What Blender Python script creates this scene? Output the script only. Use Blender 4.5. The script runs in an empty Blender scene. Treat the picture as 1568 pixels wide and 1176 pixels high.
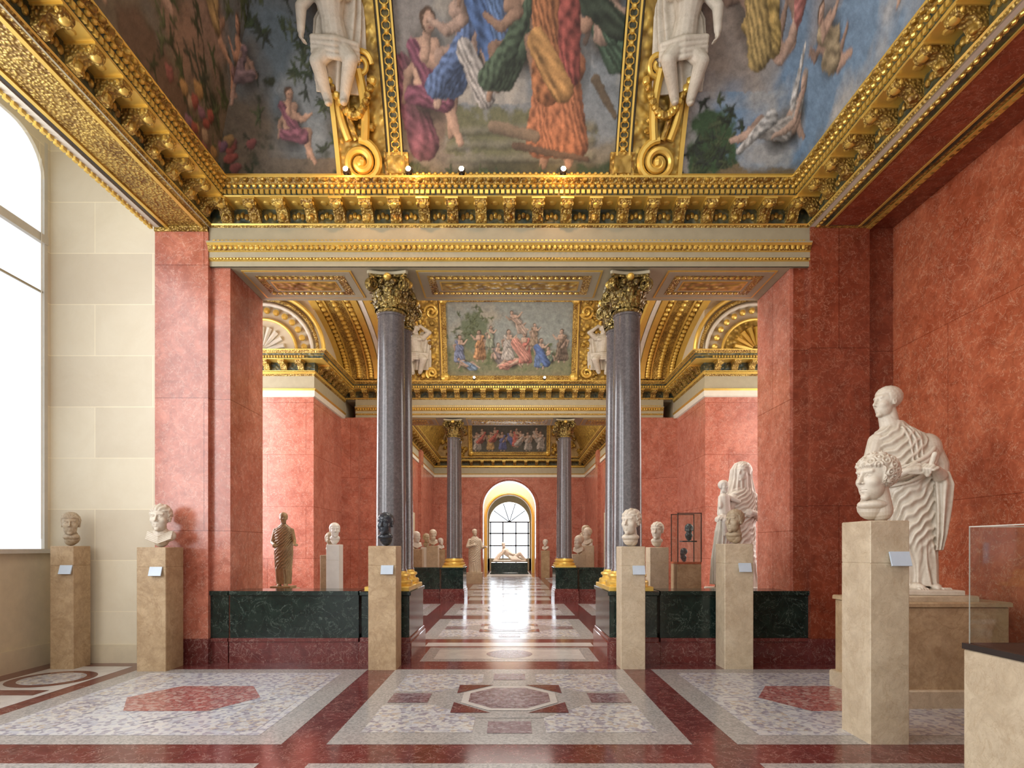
import bpy, math, random
import numpy as np
from mathutils import Vector, Matrix, Euler
ZOOM=(1,784,588)
R=random.Random(7)
scene=bpy.context.scene
pi=math.pi
# ------------------------------------------------------------------ materials
def newmat(name):
    m=bpy.data.materials.new(name); m.use_nodes=True
    nt=m.node_tree; b=nt.nodes['Principled BSDF']; return m,nt,b
def nd(nt,t,**k):
    n=nt.nodes.new(t)
    for a,v in k.items():
        if a in n.inputs: n.inputs[a].default_value=v
        else: setattr(n,a,v)
    return n
def ramp(nt,fac,stops):
    r=nt.nodes.new('ShaderNodeValToRGB'); e=r.color_ramp.elements
    while len(e)<len(stops): e.new(0.5)
    for i,(p,c) in enumerate(stops):
        e[i].position=p; e[i].color=(c[0],c[1],c[2],1)
    nt.links.new(fac,r.inputs['Fac']); return r.outputs['Color']
def mixc(nt,fac,a,b,mode='MIX'):
    m=nt.nodes.new('ShaderNodeMix'); m.data_type='RGBA'; m.blend_type=mode
    for s,v in ((0,fac),(6,a),(7,b)):
        if isinstance(v,bpy.types.NodeSocket): nt.links.new(v,m.inputs[s])
        else: m.inputs[s].default_value=v if s==0 else (v[0],v[1],v[2],1)
    return m.outputs[2]
def coords(nt): return nt.nodes.new('ShaderNodeTexCoord').outputs['Object']
def noise(nt,vec,scale,detail=5,rough=.6,dist=0):
    n=nd(nt,'ShaderNodeTexNoise',Scale=scale,Detail=detail,Roughness=rough,Distortion=dist)
    nt.links.new(vec,n.inputs['Vector']); return n.outputs['Fac']
def thin(nt,fac,w):
    a=nd(nt,'ShaderNodeMath',operation='SUBTRACT'); nt.links.new(fac,a.inputs[0]); a.inputs[1].default_value=.5
    b=nd(nt,'ShaderNodeMath',operation='ABSOLUTE'); nt.links.new(a.outputs[0],b.inputs[0])
    c=nt.nodes.new('ShaderNodeMapRange'); nt.links.new(b.outputs[0],c.inputs[0])
    c.inputs[1].default_value=0; c.inputs[2].default_value=w; c.inputs[3].default_value=1; c.inputs[4].default_value=0
    return c.outputs[0]
def wallvec(nt,co):
    s=nt.nodes.new('ShaderNodeSeparateXYZ'); nt.links.new(co,s.inputs[0])
    a=nd(nt,'ShaderNodeMath',operation='ADD'); nt.links.new(s.outputs[0],a.inputs[0]); nt.links.new(s.outputs[1],a.inputs[1])
    c=nt.nodes.new('ShaderNodeCombineXYZ'); nt.links.new(a.outputs[0],c.inputs[0]); nt.links.new(s.outputs[2],c.inputs[1])
    return c.outputs[0]
def marble(name,c1,c2,vein,scale=1.5,vw=.02,vs=2.0,rough=.3,joint=None,jc=None,bw=1.7,rh=1.15,va=.6,bump=0,crease=0,mot=0):
    m,nt,b=newmat(name); co=coords(nt)
    f=noise(nt,co,scale,9,.7,.5)
    col=ramp(nt,f,[(.32,c1),(.68,c2)])
    if mot:
        col=mixc(nt,1.0,col,ramp(nt,noise(nt,co,7,10,.78,1.2),[(.36,(1-mot,1-mot*1.15,1-mot*1.2)),(.60,(1.06,1.06,1.06))]),'MULTIPLY')
        tv=thin(nt,noise(nt,co,9,5,.6,.6),.012); tm=nd(nt,'ShaderNodeMath',operation='MULTIPLY'); nt.links.new(tv,tm.inputs[0]); nt.links.new(noise(nt,co,1.3,3),tm.inputs[1])
        col=mixc(nt,tm.outputs[0],col,vein)
    v=thin(nt,noise(nt,co,vs,6,.65,.8),vw)
    vm=nd(nt,'ShaderNodeMath',operation='MULTIPLY'); nt.links.new(v,vm.inputs[0]); 
    br2=noise(nt,co,vs*.7,3); mm=nd(nt,'ShaderNodeMath',operation='MULTIPLY'); nt.links.new(br2,mm.inputs[0]); mm.inputs[1].default_value=va*1.6; nt.links.new(mm.outputs[0],vm.inputs[1])
    col=mixc(nt,vm.outputs[0],col,vein)
    if joint:
        br=nt.nodes.new('ShaderNodeTexBrick'); nt.links.new(wallvec(nt,co),br.inputs['Vector'])
        br.inputs['Scale'].default_value=1; br.inputs['Mortar Size'].default_value=joint
        br.inputs['Brick Width'].default_value=bw; br.inputs['Row Height'].default_value=rh
        br.inputs['Mortar Smooth'].default_value=.3; br.inputs['Bias'].default_value=0
        br.inputs['Color1'].default_value=(1,1,1,1); br.inputs['Color2'].default_value=(.86,.84,.84,1)
        br.inputs['Mortar'].default_value=(*(jc or (.45,.4,.4)),1)
        col=mixc(nt,1.0,col,br.outputs['Color'],'MULTIPLY')
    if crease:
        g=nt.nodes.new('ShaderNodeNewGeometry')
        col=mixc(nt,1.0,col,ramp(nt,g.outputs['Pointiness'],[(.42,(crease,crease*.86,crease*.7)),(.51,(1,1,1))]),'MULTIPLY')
    nt.links.new(col,b.inputs['Base Color']); b.inputs['Roughness'].default_value=rough
    if bump:
        bp=nd(nt,'ShaderNodeBump',Strength=bump,Distance=.02); nt.links.new(noise(nt,co,30,4),bp.inputs['Height']); nt.links.new(bp.outputs[0],b.inputs['Normal'])
    return m
def ornate(name,hi,lo,scale=22,metal=.45,rough=.38,bump=.8,dark=.5):
    m,nt,b=newmat(name); co=coords(nt)
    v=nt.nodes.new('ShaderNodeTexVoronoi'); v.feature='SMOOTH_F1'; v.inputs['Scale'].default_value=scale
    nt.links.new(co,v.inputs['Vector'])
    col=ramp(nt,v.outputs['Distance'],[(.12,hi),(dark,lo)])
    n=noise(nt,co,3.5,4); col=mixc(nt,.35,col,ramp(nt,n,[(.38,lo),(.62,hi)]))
    nt.links.new(col,b.inputs['Base Color'])
    bp=nd(nt,'ShaderNodeBump',Strength=bump,Distance=.03); bp.invert=True
    nt.links.new(v.outputs['Distance'],bp.inputs['Height']); nt.links.new(bp.outputs[0],b.inputs['Normal'])
    b.inputs['Metallic'].default_value=metal; b.inputs['Roughness'].default_value=rough
    return m
def simple(name,c,rough=.5,metal=0,emit=None,es=0):
    m,nt,b=newmat(name)
    co=coords(nt); f=noise(nt,co,8,3)
    col=ramp(nt,f,[(.3,tuple(x*.90 for x in c)),(.7,c)])
    nt.links.new(col,b.inputs['Base Color']); b.inputs['Roughness'].default_value=rough; b.inputs['Metallic'].default_value=metal
    if emit: b.inputs['Emission Color'].default_value=(*emit,1); b.inputs['Emission Strength'].default_value=es
    return m
def mosaic(name,cols,scale=9,fine=45,rough=.2,grout=(.44,.43,.42)):
    m,nt,b=newmat(name); co=coords(nt)
    v=nt.nodes.new('ShaderNodeTexVoronoi'); v.inputs['Scale'].default_value=scale; nt.links.new(co,v.inputs['Vector'])
    s=nt.nodes.new('ShaderNodeSeparateColor'); nt.links.new(v.outputs['Color'],s.inputs[0])
    n=len(cols)
    r=nt.nodes.new('ShaderNodeValToRGB'); r.color_ramp.interpolation='CONSTANT'; e=r.color_ramp.elements
    while len(e)<n: e.new(.5)
    for i,c in enumerate(cols): e[i].position=i/n; e[i].color=(*c,1)
    nt.links.new(s.outputs[0],r.inputs[0])
    e2=nt.nodes.new('ShaderNodeTexVoronoi'); e2.feature='DISTANCE_TO_EDGE'; e2.inputs['Scale'].default_value=scale; nt.links.new(co,e2.inputs['Vector'])
    mr=nt.nodes.new('ShaderNodeMapRange'); nt.links.new(e2.outputs['Distance'],mr.inputs[0]); mr.inputs[1].default_value=0; mr.inputs[2].default_value=.08
    mr.inputs[3].default_value=.7; mr.inputs[4].default_value=0
    col=mixc(nt,mr.outputs[0],r.outputs[0],grout)
    col=mixc(nt,.35,col,ramp(nt,noise(nt,co,fine,4),[(.38,cols[-1]),(.62,cols[0])]))
    nt.links.new(col,b.inputs['Base Color']); b.inputs['Roughness'].default_value=rough
    return m
M={}
M['red']=marble('red_marble',(.42,.115,.07),(.62,.23,.155),(.80,.55,.44),2.2,.006,2.2,.24,joint=.006,jc=(.55,.42,.38),va=.4,mot=.28)
M['redp']=marble('red_marble_pier',(.40,.11,.065),(.60,.22,.145),(.80,.54,.43),2.6,.006,2.4,.22,joint=.006,jc=(.55,.42,.38),rh=1.6,va=.4,mot=.28)
M['redd']=marble('deep_red_marble_pier',(.20,.04,.018),(.33,.08,.038),(.62,.34,.22),3.0,.006,2.6,.22,joint=.005,jc=(.5,.4,.35),rh=1.9,va=.4,mot=.30)  # pier red darkened: backlit shade put into the colour; soffits share it
M['redwall']=marble('orange_red_marble',(.37,.075,.028),(.60,.18,.085),(.82,.50,.32),1.7,.007,1.9,.27,joint=.005,jc=(.6,.5,.45),bw=2.2,rh=1.9,va=.4,mot=.32)
M['dred']=marble('dark_red_marble',(.10,.02,.02),(.18,.045,.038),(.5,.35,.3),5,.006,4,.18,va=.4,mot=.2)
M['green']=marble('green_marble',(.004,.011,.010),(.015,.030,.024),(.20,.26,.22),6,.008,4.5,.14,va=.6)
M['cream']=marble('cream_stone',(.70,.62,.46),(.76,.69,.53),(.6,.5,.36),1.5,.01,2,.6,joint=.006,jc=(1.12,1.12,1.1),bw=1.4,rh=.62,va=.1)
M['creamp']=simple('cream_paint',(.68,.59,.42),.6)
M['grayc']=simple('grey_cream_paint',(.40,.35,.23),.5)
M['white']=simple('white_paint',(.72,.67,.56),.5)
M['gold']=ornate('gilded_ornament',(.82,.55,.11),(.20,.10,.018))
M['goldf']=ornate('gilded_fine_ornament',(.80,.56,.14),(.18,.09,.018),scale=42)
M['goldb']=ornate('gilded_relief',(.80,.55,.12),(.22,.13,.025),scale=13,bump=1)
M['golds']=simple('gilding_plain',(.80,.54,.12),.33,.5)
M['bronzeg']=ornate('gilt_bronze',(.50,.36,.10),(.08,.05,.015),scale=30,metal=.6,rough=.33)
M['frieze']=ornate('painted_frieze',(.18,.14,.04),(.022,.040,.032),scale=18,metal=.1,rough=.5)
M['granite']=marble('grey_granite',(.075,.066,.068),(.15,.132,.132),(.40,.37,.35),34,.01,6,.15,va=.3)
M['trav']=marble('travertine',(.38,.26,.14),(.55,.41,.25),(.28,.17,.08),4,.02,3,.5,va=.5,bump=.15,mot=.18)
M['trav2']=marble('pale_travertine',(.50,.40,.27),(.63,.53,.38),(.38,.27,.16),4,.02,3,.5,va=.4,bump=.15,mot=.15)
M['wped']=simple('white_pedestal_paint',(.70,.66,.60),.5)
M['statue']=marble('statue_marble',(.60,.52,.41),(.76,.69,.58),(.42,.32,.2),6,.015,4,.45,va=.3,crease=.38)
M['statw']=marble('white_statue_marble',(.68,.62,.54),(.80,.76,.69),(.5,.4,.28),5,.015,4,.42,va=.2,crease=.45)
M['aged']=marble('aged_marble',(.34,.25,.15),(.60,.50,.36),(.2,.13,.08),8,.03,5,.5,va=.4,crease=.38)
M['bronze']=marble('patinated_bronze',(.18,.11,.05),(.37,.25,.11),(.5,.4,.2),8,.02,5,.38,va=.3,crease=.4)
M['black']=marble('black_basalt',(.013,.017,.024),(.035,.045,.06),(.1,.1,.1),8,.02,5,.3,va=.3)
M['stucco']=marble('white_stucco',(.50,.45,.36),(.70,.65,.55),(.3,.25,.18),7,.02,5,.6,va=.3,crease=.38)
M['label']=simple('label_card',(.55,.64,.74),.4)
M['blind']=simple('window_blind',(.25,.25,.26),.8,emit=(.92,.96,1),es=1.0)
M['winglow']=simple('daylight_glazing',(.9,.9,.9),.8,emit=(.90,.95,1),es=9)  # glow for the unseen alcove windows, added to light that room
M['winglow2']=simple('daylight_glazing_dim',(.9,.9,.9),.8,emit=(1,.95,.9),es=4)
M['winend']=simple('end_glazing',(.9,.9,.9),.8,emit=(.80,.90,1),es=6)
M['frame']=simple('window_frame_paint',(.62,.59,.52),.5)
M['dark']=simple('dark_metal',(.06,.05,.045),.4,.6)
M['lampglass']=simple('spot_lens',(1,.8,.5),.3,emit=(1,.72,.35),es=40)
M['terrazzo']=mosaic('grey_terrazzo',[(.40,.38,.36),(.31,.30,.29),(.46,.44,.42),(.25,.24,.24)],60,90,.17)
M['mosw']=mosaic('white_mosaic',[(.60,.59,.57),(.44,.45,.47),(.66,.63,.56),(.20,.17,.23),(.54,.55,.60),(.46,.38,.28),(.28,.27,.33)],26)
M['mosp']=mosaic('purple_mosaic',[(.13,.055,.07),(.21,.12,.14),(.10,.04,.055),(.30,.24,.26)],30,grout=(.25,.20,.20))
M['mosb']=mosaic('blue_white_mosaic',[(.55,.56,.58),(.16,.15,.23),(.40,.42,.50),(.60,.58,.55),(.26,.24,.31),(.56,.56,.58)],28)
M['mosr']=mosaic('red_mosaic',[(.28,.05,.05),(.38,.12,.11),(.20,.04,.045),(.48,.33,.30)],28,grout=(.35,.26,.24))
M['floorwhite']=marble('white_floor_marble',(.50,.48,.46),(.64,.61,.58),(.38,.35,.33),4,.012,4,.16,va=.4)
M['floorred']=marble('red_floor_marble',(.095,.020,.022),(.17,.040,.038),(.5,.35,.3),6,.006,4,.13,va=.4,mot=.2)
def glassmat():
    m,nt,b=newmat('case_glass')
    tr=nt.nodes.new('ShaderNodeBsdfTransparent'); gl=nt.nodes.new('ShaderNodeBsdfGlossy'); gl.inputs['Roughness'].default_value=.03
    tr.inputs[0].default_value=(.95,.985,.975,1)
    mx=nt.nodes.new('ShaderNodeMixShader'); mx.inputs[0].default_value=.045
    nt.links.new(tr.outputs[0],mx.inputs[1]); nt.links.new(gl.outputs[0],mx.inputs[2])
    nt.links.new(mx.outputs[0],nt.nodes['Material Output'].inputs[0]); return m
M['glass']=glassmat()
def paintmat():
    m,nt,b=newmat('fresco_paint')
    a=nt.nodes.new('ShaderNodeVertexColor'); a.layer_name='Col'
    co=coords(nt); n=noise(nt,co,10,8,.75)
    col=mixc(nt,1.0,a.outputs['Color'],ramp(nt,n,[(.3,(.46,.46,.45)),(.7,(.98,.94,.90))]),'MULTIPLY')
    hs=nt.nodes.new('ShaderNodeHueSaturation'); hs.inputs['Saturation'].default_value=.86; nt.links.new(col,hs.inputs['Color'])
    nt.links.new(hs.outputs[0],b.inputs['Base Color']); b.inputs['Roughness'].default_value=.6; return m
M['fresco']=paintmat()
# ------------------------------------------------------------------ mesh builder
class MB:
    def __init__(s): s.v=[];s.f=[];s.m=[];s.mats=[]
    def mi(s,k):
        if k not in s.mats: s.mats.append(k)
        return s.mats.index(k)
    def raw(s,vs,fs,k):
        o=len(s.v); s.v+=[tuple(p) for p in vs]; i=s.mi(k)
        for f in fs: s.f.append(tuple(a+o for a in f)); s.m.append(i)
    def box(s,x0,x1,y0,y1,z0,z1,k):
        vs=[(x,y,z) for z in (z0,z1) for y in (y0,y1) for x in (x0,x1)]
        s.raw(vs,[(0,2,3,1),(4,5,7,6),(0,1,5,4),(2,6,7,3),(0,4,6,2),(1,3,7,5)],k)
    def cbox(s,x0,x1,y0,y1,z0,z1,k,b=.008):
        def ring(z,i): 
            a=b+i
            return [(x0+a,y0+i,z),(x1-a,y0+i,z),(x1-i,y0+a,z),(x1-i,y1-a,z),(x1-a,y1-i,z),(x0+a,y1-i,z),(x0+i,y1-a,z),(x0+i,y0+a,z)]
        vs=ring(z0,0)+ring(z1-b,0)+ring(z1,b*.8); fs=[]
        for r in (0,8):
            for i in range(8): j=(i+1)%8; fs.append((r+i,r+j,r+8+j,r+8+i))
        fs.append(tuple(range(16,24))); fs.append(tuple(reversed(range(8)))); s.raw(vs,fs,k)
    def lathe(s,c,prof,n,k,a0=0):
        vs=[];fs=[]
        for r,z in prof:
            for i in range(n):
                a=a0+2*pi*i/n; vs.append((c[0]+r*math.cos(a),c[1]+r*math.sin(a),c[2]+z))
        for j in range(len(prof)-1):
            for i in range(n): i2=(i+1)%n; fs.append((j*n+i,j*n+i2,(j+1)*n+i2,(j+1)*n+i))
        fs.append(tuple(reversed(range(n)))); fs.append(tuple((len(prof)-1)*n+i for i in range(n)))
        s.raw(vs,fs,k)
    def tube(s,pts,rad,n,k):
        pts=[Vector(p) for p in pts]; vs=[];fs=[]; up=None
        if not hasattr(rad,'__len__'): rad=[rad]*len(pts)
        for i,p in enumerate(pts):
            d=(pts[min(i+1,len(pts)-1)]-pts[max(i-1,0)]).normalized()
            if up is None: up=d.orthogonal().normalized()
            up=(up-d*up.dot(d)).normalized(); sd=d.cross(up)
            for j in range(n):
                a=2*pi*j/n; vs.append(p+(up*math.cos(a)+sd*math.sin(a))*rad[i])
        for i in range(len(pts)-1):
            for j in range(n): j2=(j+1)%n; fs.append((i*n+j,i*n+j2,(i+1)*n+j2,(i+1)*n+j))
        fs.append(tuple(reversed(range(n)))); fs.append(tuple((len(pts)-1)*n+j for j in range(n)))
        s.raw(vs,fs,k)
    def sph(s,c,r,k,n=8,mrows=5):
        if not hasattr(r,'__len__'): r=(r,r,r)
        vs=[(c[0],c[1],c[2]+r[2])]; fs=[]
        for j in range(1,mrows):
            t=pi*j/mrows
            for i in range(n):
                a=2*pi*i/n; vs.append((c[0]+r[0]*math.sin(t)*math.cos(a),c[1]+r[1]*math.sin(t)*math.sin(a),c[2]+r[2]*math.cos(t)))
        vs.append((c[0],c[1],c[2]-r[2])); L=len(vs)-1
        for i in range(n):
            i2=(i+1)%n; fs.append((0,1+i,1+i2)); fs.append((L,L-n+i2,L-n+i))
            for j in range(mrows-2): fs.append((1+j*n+i,1+(j+1)*n+i,1+(j+1)*n+i2,1+j*n+i2))
        s.raw(vs,fs,k)
    def mesh(s,name,smooth=True,ang=35):
        me=bpy.data.meshes.new(name); me.from_pydata(s.v,[],s.f)
        for k in s.mats: me.materials.append(M[k])
        me.polygons.foreach_set('material_index',s.m)
        if smooth:
            me.polygons.foreach_set('use_smooth',[True]*len(s.f)); me.set_sharp_from_angle(angle=math.radians(ang))
        me.update(); return me
    def obj(s,name,parent=None,**k):
        return link(name,s.mesh(name,**k),parent)
def link(name,me,parent=None,loc=(0,0,0),rot=(0,0,0),sc=1):
    o=bpy.data.objects.new(name,me); scene.collection.objects.link(o); o.location=loc; o.rotation_euler=rot
    o.scale=(sc,sc,sc) if not hasattr(sc,'__len__') else sc
    if parent: o.parent=parent
    return o
# ------------------------------------------------------------------ layout constants (metres)
YF=7.12; H1=3.63; ZS=4.80; ZB=5.26; ZC=5.66; YB=-3.0
Y2=15.4; H2=4.33; YA=13.0; Y3=28.0; H3=3.6; ZTOP=8.3
# ------------------------------------------------------------------ floor
fl=MB(); fl.box(-7,7,YB,37,-.12,0,'floorred')
def tile(x0,x1,y0,y1,k,l=1): 
    z=.0012*l; fl.raw([(x0,y0,z),(x1,y0,z),(x1,y1,z),(x0,y1,z)],[(0,1,2,3)],k)
def poly(pts,k,l): fl.raw([(x,y,.0012*l) for x,y in pts],[tuple(range(len(pts)))],k)
def disc(cx,cy,r,k,l,n=40,a0=0): poly([(cx+r*math.cos(a0+2*pi*i/n),cy+r*math.sin(a0+2*pi*i/n)) for i in range(n)],k,l)
def central(cy,h=1.285,w=1.30):
    tile(-w,w,cy-h,cy+h,'terrazzo',1)
    for sx in (-1,1):
        for sy in (-1,1):
            x0,x1=sorted((sx*.28,sx*1.12)); y0,y1=sorted((cy+sy*.24,cy+sy*1.02)); tile(x0,x1,y0,y1,'mosw',2)
        x0,x1=sorted((sx*.74,sx*1.10)); tile(x0,x1,cy-.17,cy+.17,'mosp',3)
        y0,y1=sorted((cy+sx*.74,cy+sx*1.04)); tile(-.17,.17,y0,y1,'mosp',3)
    disc(0,cy,.70,'terrazzo',3,8,pi/8)
    for sx in (-1,1):
        for sy in (-1,1):
            poly([(sx*.16,cy+sy*.50),(sx*.50,cy+sy*.50),(sx*.50,cy+sy*.16)][::(1 if sx*sy<0 else -1)],'floorred',5)
    disc(0,cy,.47,'floorwhite',6,8,pi/8); disc(0,cy,.40,'mosp',7,8,pi/8); disc(0,cy,.34,'mosp',8)
def side(cx,cy,h=1.285,w=1.31):
    tile(cx-w,cx+w,cy-h,cy+h,'terrazzo',1); tile(cx-w+.24,cx+w-.24,cy-h+.2,cy+h-.2,'mosb',2)
    for sx in (-1,1):
        for sy in (-1,1):
            x0,x1=sorted((cx+sx*.62,cx+sx*1.0)); y0,y1=sorted((cy+sy*.1,cy+sy*.98)); tile(x0,x1,y0,y1,'mosw',3)
    disc(cx,cy,.80,'mosb',4,4,0); poly([(cx-.62,cy),(cx-.36,cy-.45),(cx+.36,cy-.45),(cx+.62,cy),(cx+.36,cy+.45),(cx-.36,cy+.45)],'mosr',5)
for cy in (5.455,2.52,-.42): 
    central(cy); side(-2.93,cy); side(2.93,cy)
tile(-5.3,-4.42,3,6.9,'floorwhite',1)
for cy in (3.6,5.0,6.25):
    disc(-4.86,cy,.40,'floorred',2); disc(-4.86,cy,.30,'mosw',3); 
for cy in (4.3,5.65): tile(-5.2,-4.5,cy-.1,cy+.1,'floorred',2)
tile(-1.1,1.1,7.2,8.2,'terrazzo',1); tile(-.95,.95,7.35,8.05,'floorwhite',2); disc(0,7.7,.3,'mosp',3)
tile(-1.19,1.19,8.3,8.62,'floorwhite',1)
for cy in (10.2,13.3):
    central(cy,1.25,1.35); side(-3.0,cy,1.25); side(3.0,cy,1.25)
tile(-1.1,1.1,15.5,16.4,'floorwhite',1)
for cy in (18,20.9,23.8,26.5): central(cy,1.2,1.35); side(-2.6,cy,1.2,.95); side(2.6,cy,1.2,.95)
tile(-1.1,1.1,28.1,35.5,'floorwhite',1)
fl.obj('floor',smooth=False)
# ------------------------------------------------------------------ sweep
def offpath(path,p):
    P=[Vector(a) for a in path]; out=[]
    for i in range(len(P)):
        ds=[]
        if i>0: ds.append((P[i]-P[i-1]).normalized())
        if i<len(P)-1: ds.append((P[i+1]-P[i]).normalized())
        ns=[Vector((d.y,-d.x)) for d in ds]
        n=sum(ns,Vector((0,0)))
        if len(ns)==2: n=n/(1+ns[0].dot(ns[1]))
        out.append(P[i]+n*p)
    return out
def sweep(mb,path,prof):
    for (p0,z0,k),(p1,z1,_) in zip(prof[:-1],prof[1:]):
        a=offpath(path,p0); b=offpath(path,p1)
        for i in range(len(path)-1):
            mb.raw([(*a[i],z0),(*a[i+1],z0),(*b[i+1],z1),(*b[i],z1)],[(0,1,2,3)],k)
def frames(path):
    for i in range(len(path)-1):
        a=Vector(path[i]); b=Vector(path[i+1]); d=(b-a).normalized(); n=Vector((d.y,-d.x))
        yield a,d,n,(b-a).length
def onf(a,d,n,s,p,z): q=a+d*s+n*p; return (q.x,q.y,z)
BR=[(.03,5.475),(.285,5.475),(.285,5.425),(.262,5.392),(.222,5.385),(.19,5.405),(.14,5.385),(.11,5.34),(.095,5.305),(.06,5.295),(.03,5.31)]
def brackets(mb,path,step=.345,w=.13,detail=True):
    for a,d,n,L in frames(path):
        cnt=max(1,int(round((L-.5)/step)))
        st=(L-.5)/cnt if L>.8 else L
        for i in range(cnt+1 if L>.8 else 1):
            s=.25+i*st if L>.8 else L/2
            vs=[onf(a,d,n,s-w/2,p,z) for p,z in BR]+[onf(a,d,n,s+w/2,p,z) for p,z in BR]; N=len(BR)
            fs=[tuple(range(N)),tuple(reversed(range(N,2*N)))]+[(j,N+j,N+(j+1)%N,(j+1)%N) for j in range(N)]
            mb.raw(vs,fs,'goldf')
            vs=[onf(a,d,n,s+t*(w/2+.012),p,z) for z in (5.455,5.476) for p in (.03,.296) for t in (-1,1)]
            mb.raw(vs,[(0,2,3,1),(4,5,7,6),(0,1,5,4),(2,6,7,3),(0,4,6,2),(1,3,7,5)],'golds')
            if detail:
                q=onf(a,d,n,s,.245,5.40); mb.sph(q,(.045,.045,.028),'golds',8,5)
                q=onf(a,d,n,s,.10,5.34); mb.sph(q,(.045,.045,.045),'gold',8,5)
                for t in (-1,1): mb.sph(onf(a,d,n,s+t*w/2,.24,5.425),(.016,.016,.025),'golds',6,4)
                if i<cnt:
                    for t in (-1,0,1): mb.sph(onf(a,d,n,s+st/2+t*.05,.045,5.39-abs(t)*.02),(.028,.028,.038),'gold',8,5)
                    q=onf(a,d,n,s+st/2,.16,5.475); mb.sph(q,(.05,.05,.02),'golds',8,4)
def dentils(mb,path,p0,p1,z0,z1,step,w,k):
    for a,d,n,L in frames(path):
        c=int((L-.1)/step)
        for i in range(c):
            s=.05+(i+.5)*step
            vs=[onf(a,d,n,s+t*w/2,p,z) for z in (z0,z1) for p in (p0,p1) for t in (-1,1)]
            mb.raw(vs,[(0,2,3,1),(4,5,7,6),(0,1,5,4),(2,6,7,3),(0,4,6,2),(1,3,7,5)],k)
def eggs(mb,path,p,z,step,r,k):
    for a,d,n,L in frames(path):
        c=int((L-.1)/step)
        for i in range(c): mb.sph(onf(a,d,n,.05+(i+.5)*step,p,z),r,k,6,4)
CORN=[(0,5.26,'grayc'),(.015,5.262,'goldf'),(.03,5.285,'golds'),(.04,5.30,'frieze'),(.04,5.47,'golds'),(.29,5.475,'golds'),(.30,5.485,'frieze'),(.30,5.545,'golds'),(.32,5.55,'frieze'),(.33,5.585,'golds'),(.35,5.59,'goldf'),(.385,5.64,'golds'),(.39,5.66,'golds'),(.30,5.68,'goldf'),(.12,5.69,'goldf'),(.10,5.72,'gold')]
def cornice(name,path,rear=1,step=.345,fine=True):
    mb=MB(); sweep(mb,path,CORN); brackets(mb,path,step,detail=fine)
    dentils(mb,path,.29,.325,5.495,5.538,.062,.038,'golds')
    if fine: eggs(mb,path,.335,5.568,.075,(.028,.028,.020),'golds'); eggs(mb,path,.375,5.618,.10,(.036,.036,.022),'gold')
    return mb.obj(name)
path1=[(-H1,YB),(-H1,YF),(H1,YF),(H1,YB)]
cornice('trim_1',path1)
ARC=[(-.02,4.80,'grayc'),(0,4.80,'grayc'),(0,4.862,'golds'),(.02,4.87,'goldf'),(.02,4.90,'grayc'),(.022,4.90,'grayc'),(.022,4.965,'golds'),(.04,4.975,'goldf'),(.06,5.03,'golds'),(.085,5.05,'grayc'),(.085,5.07,'grayc'),(.015,5.075,'grayc'),(.015,5.27,'grayc')]
def lintel(name,y0,y1,hw,ztop):
    mb=MB(); mb.box(-hw,hw,y0+.001,y1,ZS,ztop,'grayc')
    sweep(mb,[(-hw,y0),(hw,y0)],ARC)
    eggs(mb,[(-hw,y0),(hw,y0)],.022,4.885,.04,(.014,.014,.014),'golds')
    eggs(mb,[(-hw,y0),(hw,y0)],.055,5.005,.065,(.024,.02,.028),'golds')
    dentils(mb,[(-hw,y0),(hw,y0)],.015,.05,5.078,5.10,.05,.03,'golds')
    for a,b in ((-3.3,-1.95),(-1.15,1.15),(1.95,3.3)):
        z=ZS
        for (i,k,dz) in ((0,'golds',.008),(.025,'grayc',.012),(.12,'goldf',.016),(.22,'grayc',.019),(.26,'golds',.022),(.28,'goldb',.025)):
            mb.box(a+i,b-i,y0+.1+i,y1-.1-i,z-dz,z,k)
        for yy in (y0+.27,y1-.27): 
            for i in range(int((b-a-.3)/.075)): mb.sph((a+.17+i*.075,yy,z-.018),(.028,.03,.014),'golds',6,4)
    mb.obj(name,smooth=True)
lintel('trim_2',YF,8.1,H1,ZB+.02); lintel('trim_3',Y2,16.4,H1+.4,ZB+.02)
# ------------------------------------------------------------------ room 1 shell
def pext(w,sx):
    a,b=sorted((sx*3.41,sx*H1)); w.box(a,b,7.12,7.16,0,.26,'dred'); w.box(a,b,7.105,7.16,.26,.30,'dred'); w.box(a,b,7.14,7.16,.30,.82,'green'); w.box(a,b,7.11,7.16,.82,.87,'green')
w=MB()
w.box(-4.27,-H1,7.08,8.1,0,ZB,'redp'); w.box(-H1,-3.40,7.16,8.1,0,ZS,'redp'); pext(w,-1)
w.box(-4.30,-H1+.02,7.04,8.1,0,.30,'dred'); w.box(-4.27,-H1,7.06,7.1,ZB-.06,ZB-.002,'goldf')
w.obj('wall_pier_left')
w=MB()
w.box(H1,4.34,7.08,8.1,0,ZB,'redd'); w.box(3.42,H1,7.17,8.1,0,ZS,'redp'); w.box(3.46,H1,7.16,7.18,.87,ZS,'redd'); w.box(4.34,4.7,7.2,8.1,0,ZB+.05,'redd'); pext(w,1)  # pier front gets the darkened red, its backlit shade painted in; jamb stays normal
w.box(H1-.02,4.37,7.04,8.1,0,.30,'dred'); w.obj('wall_pier_right')
w=MB(); w.box(-5.56,-4.27,YF,8.1,0,ZTOP,'cream'); w.box(-5.56,-4.30,YF-.02,YF,0,.22,'creamp'); w.obj('wall_bay')
w=MB(); w.box(-6.7,-4.27,YF+.98,8.12,0,ZTOP,'red'); w.box(-4.3,6.7,7.22,8.1,ZB+.02,ZTOP,'creamp'); w.box(4.7,6.7,7.3,8.1,0,ZTOP,'red'); w.obj('wall_dividing')
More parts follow.
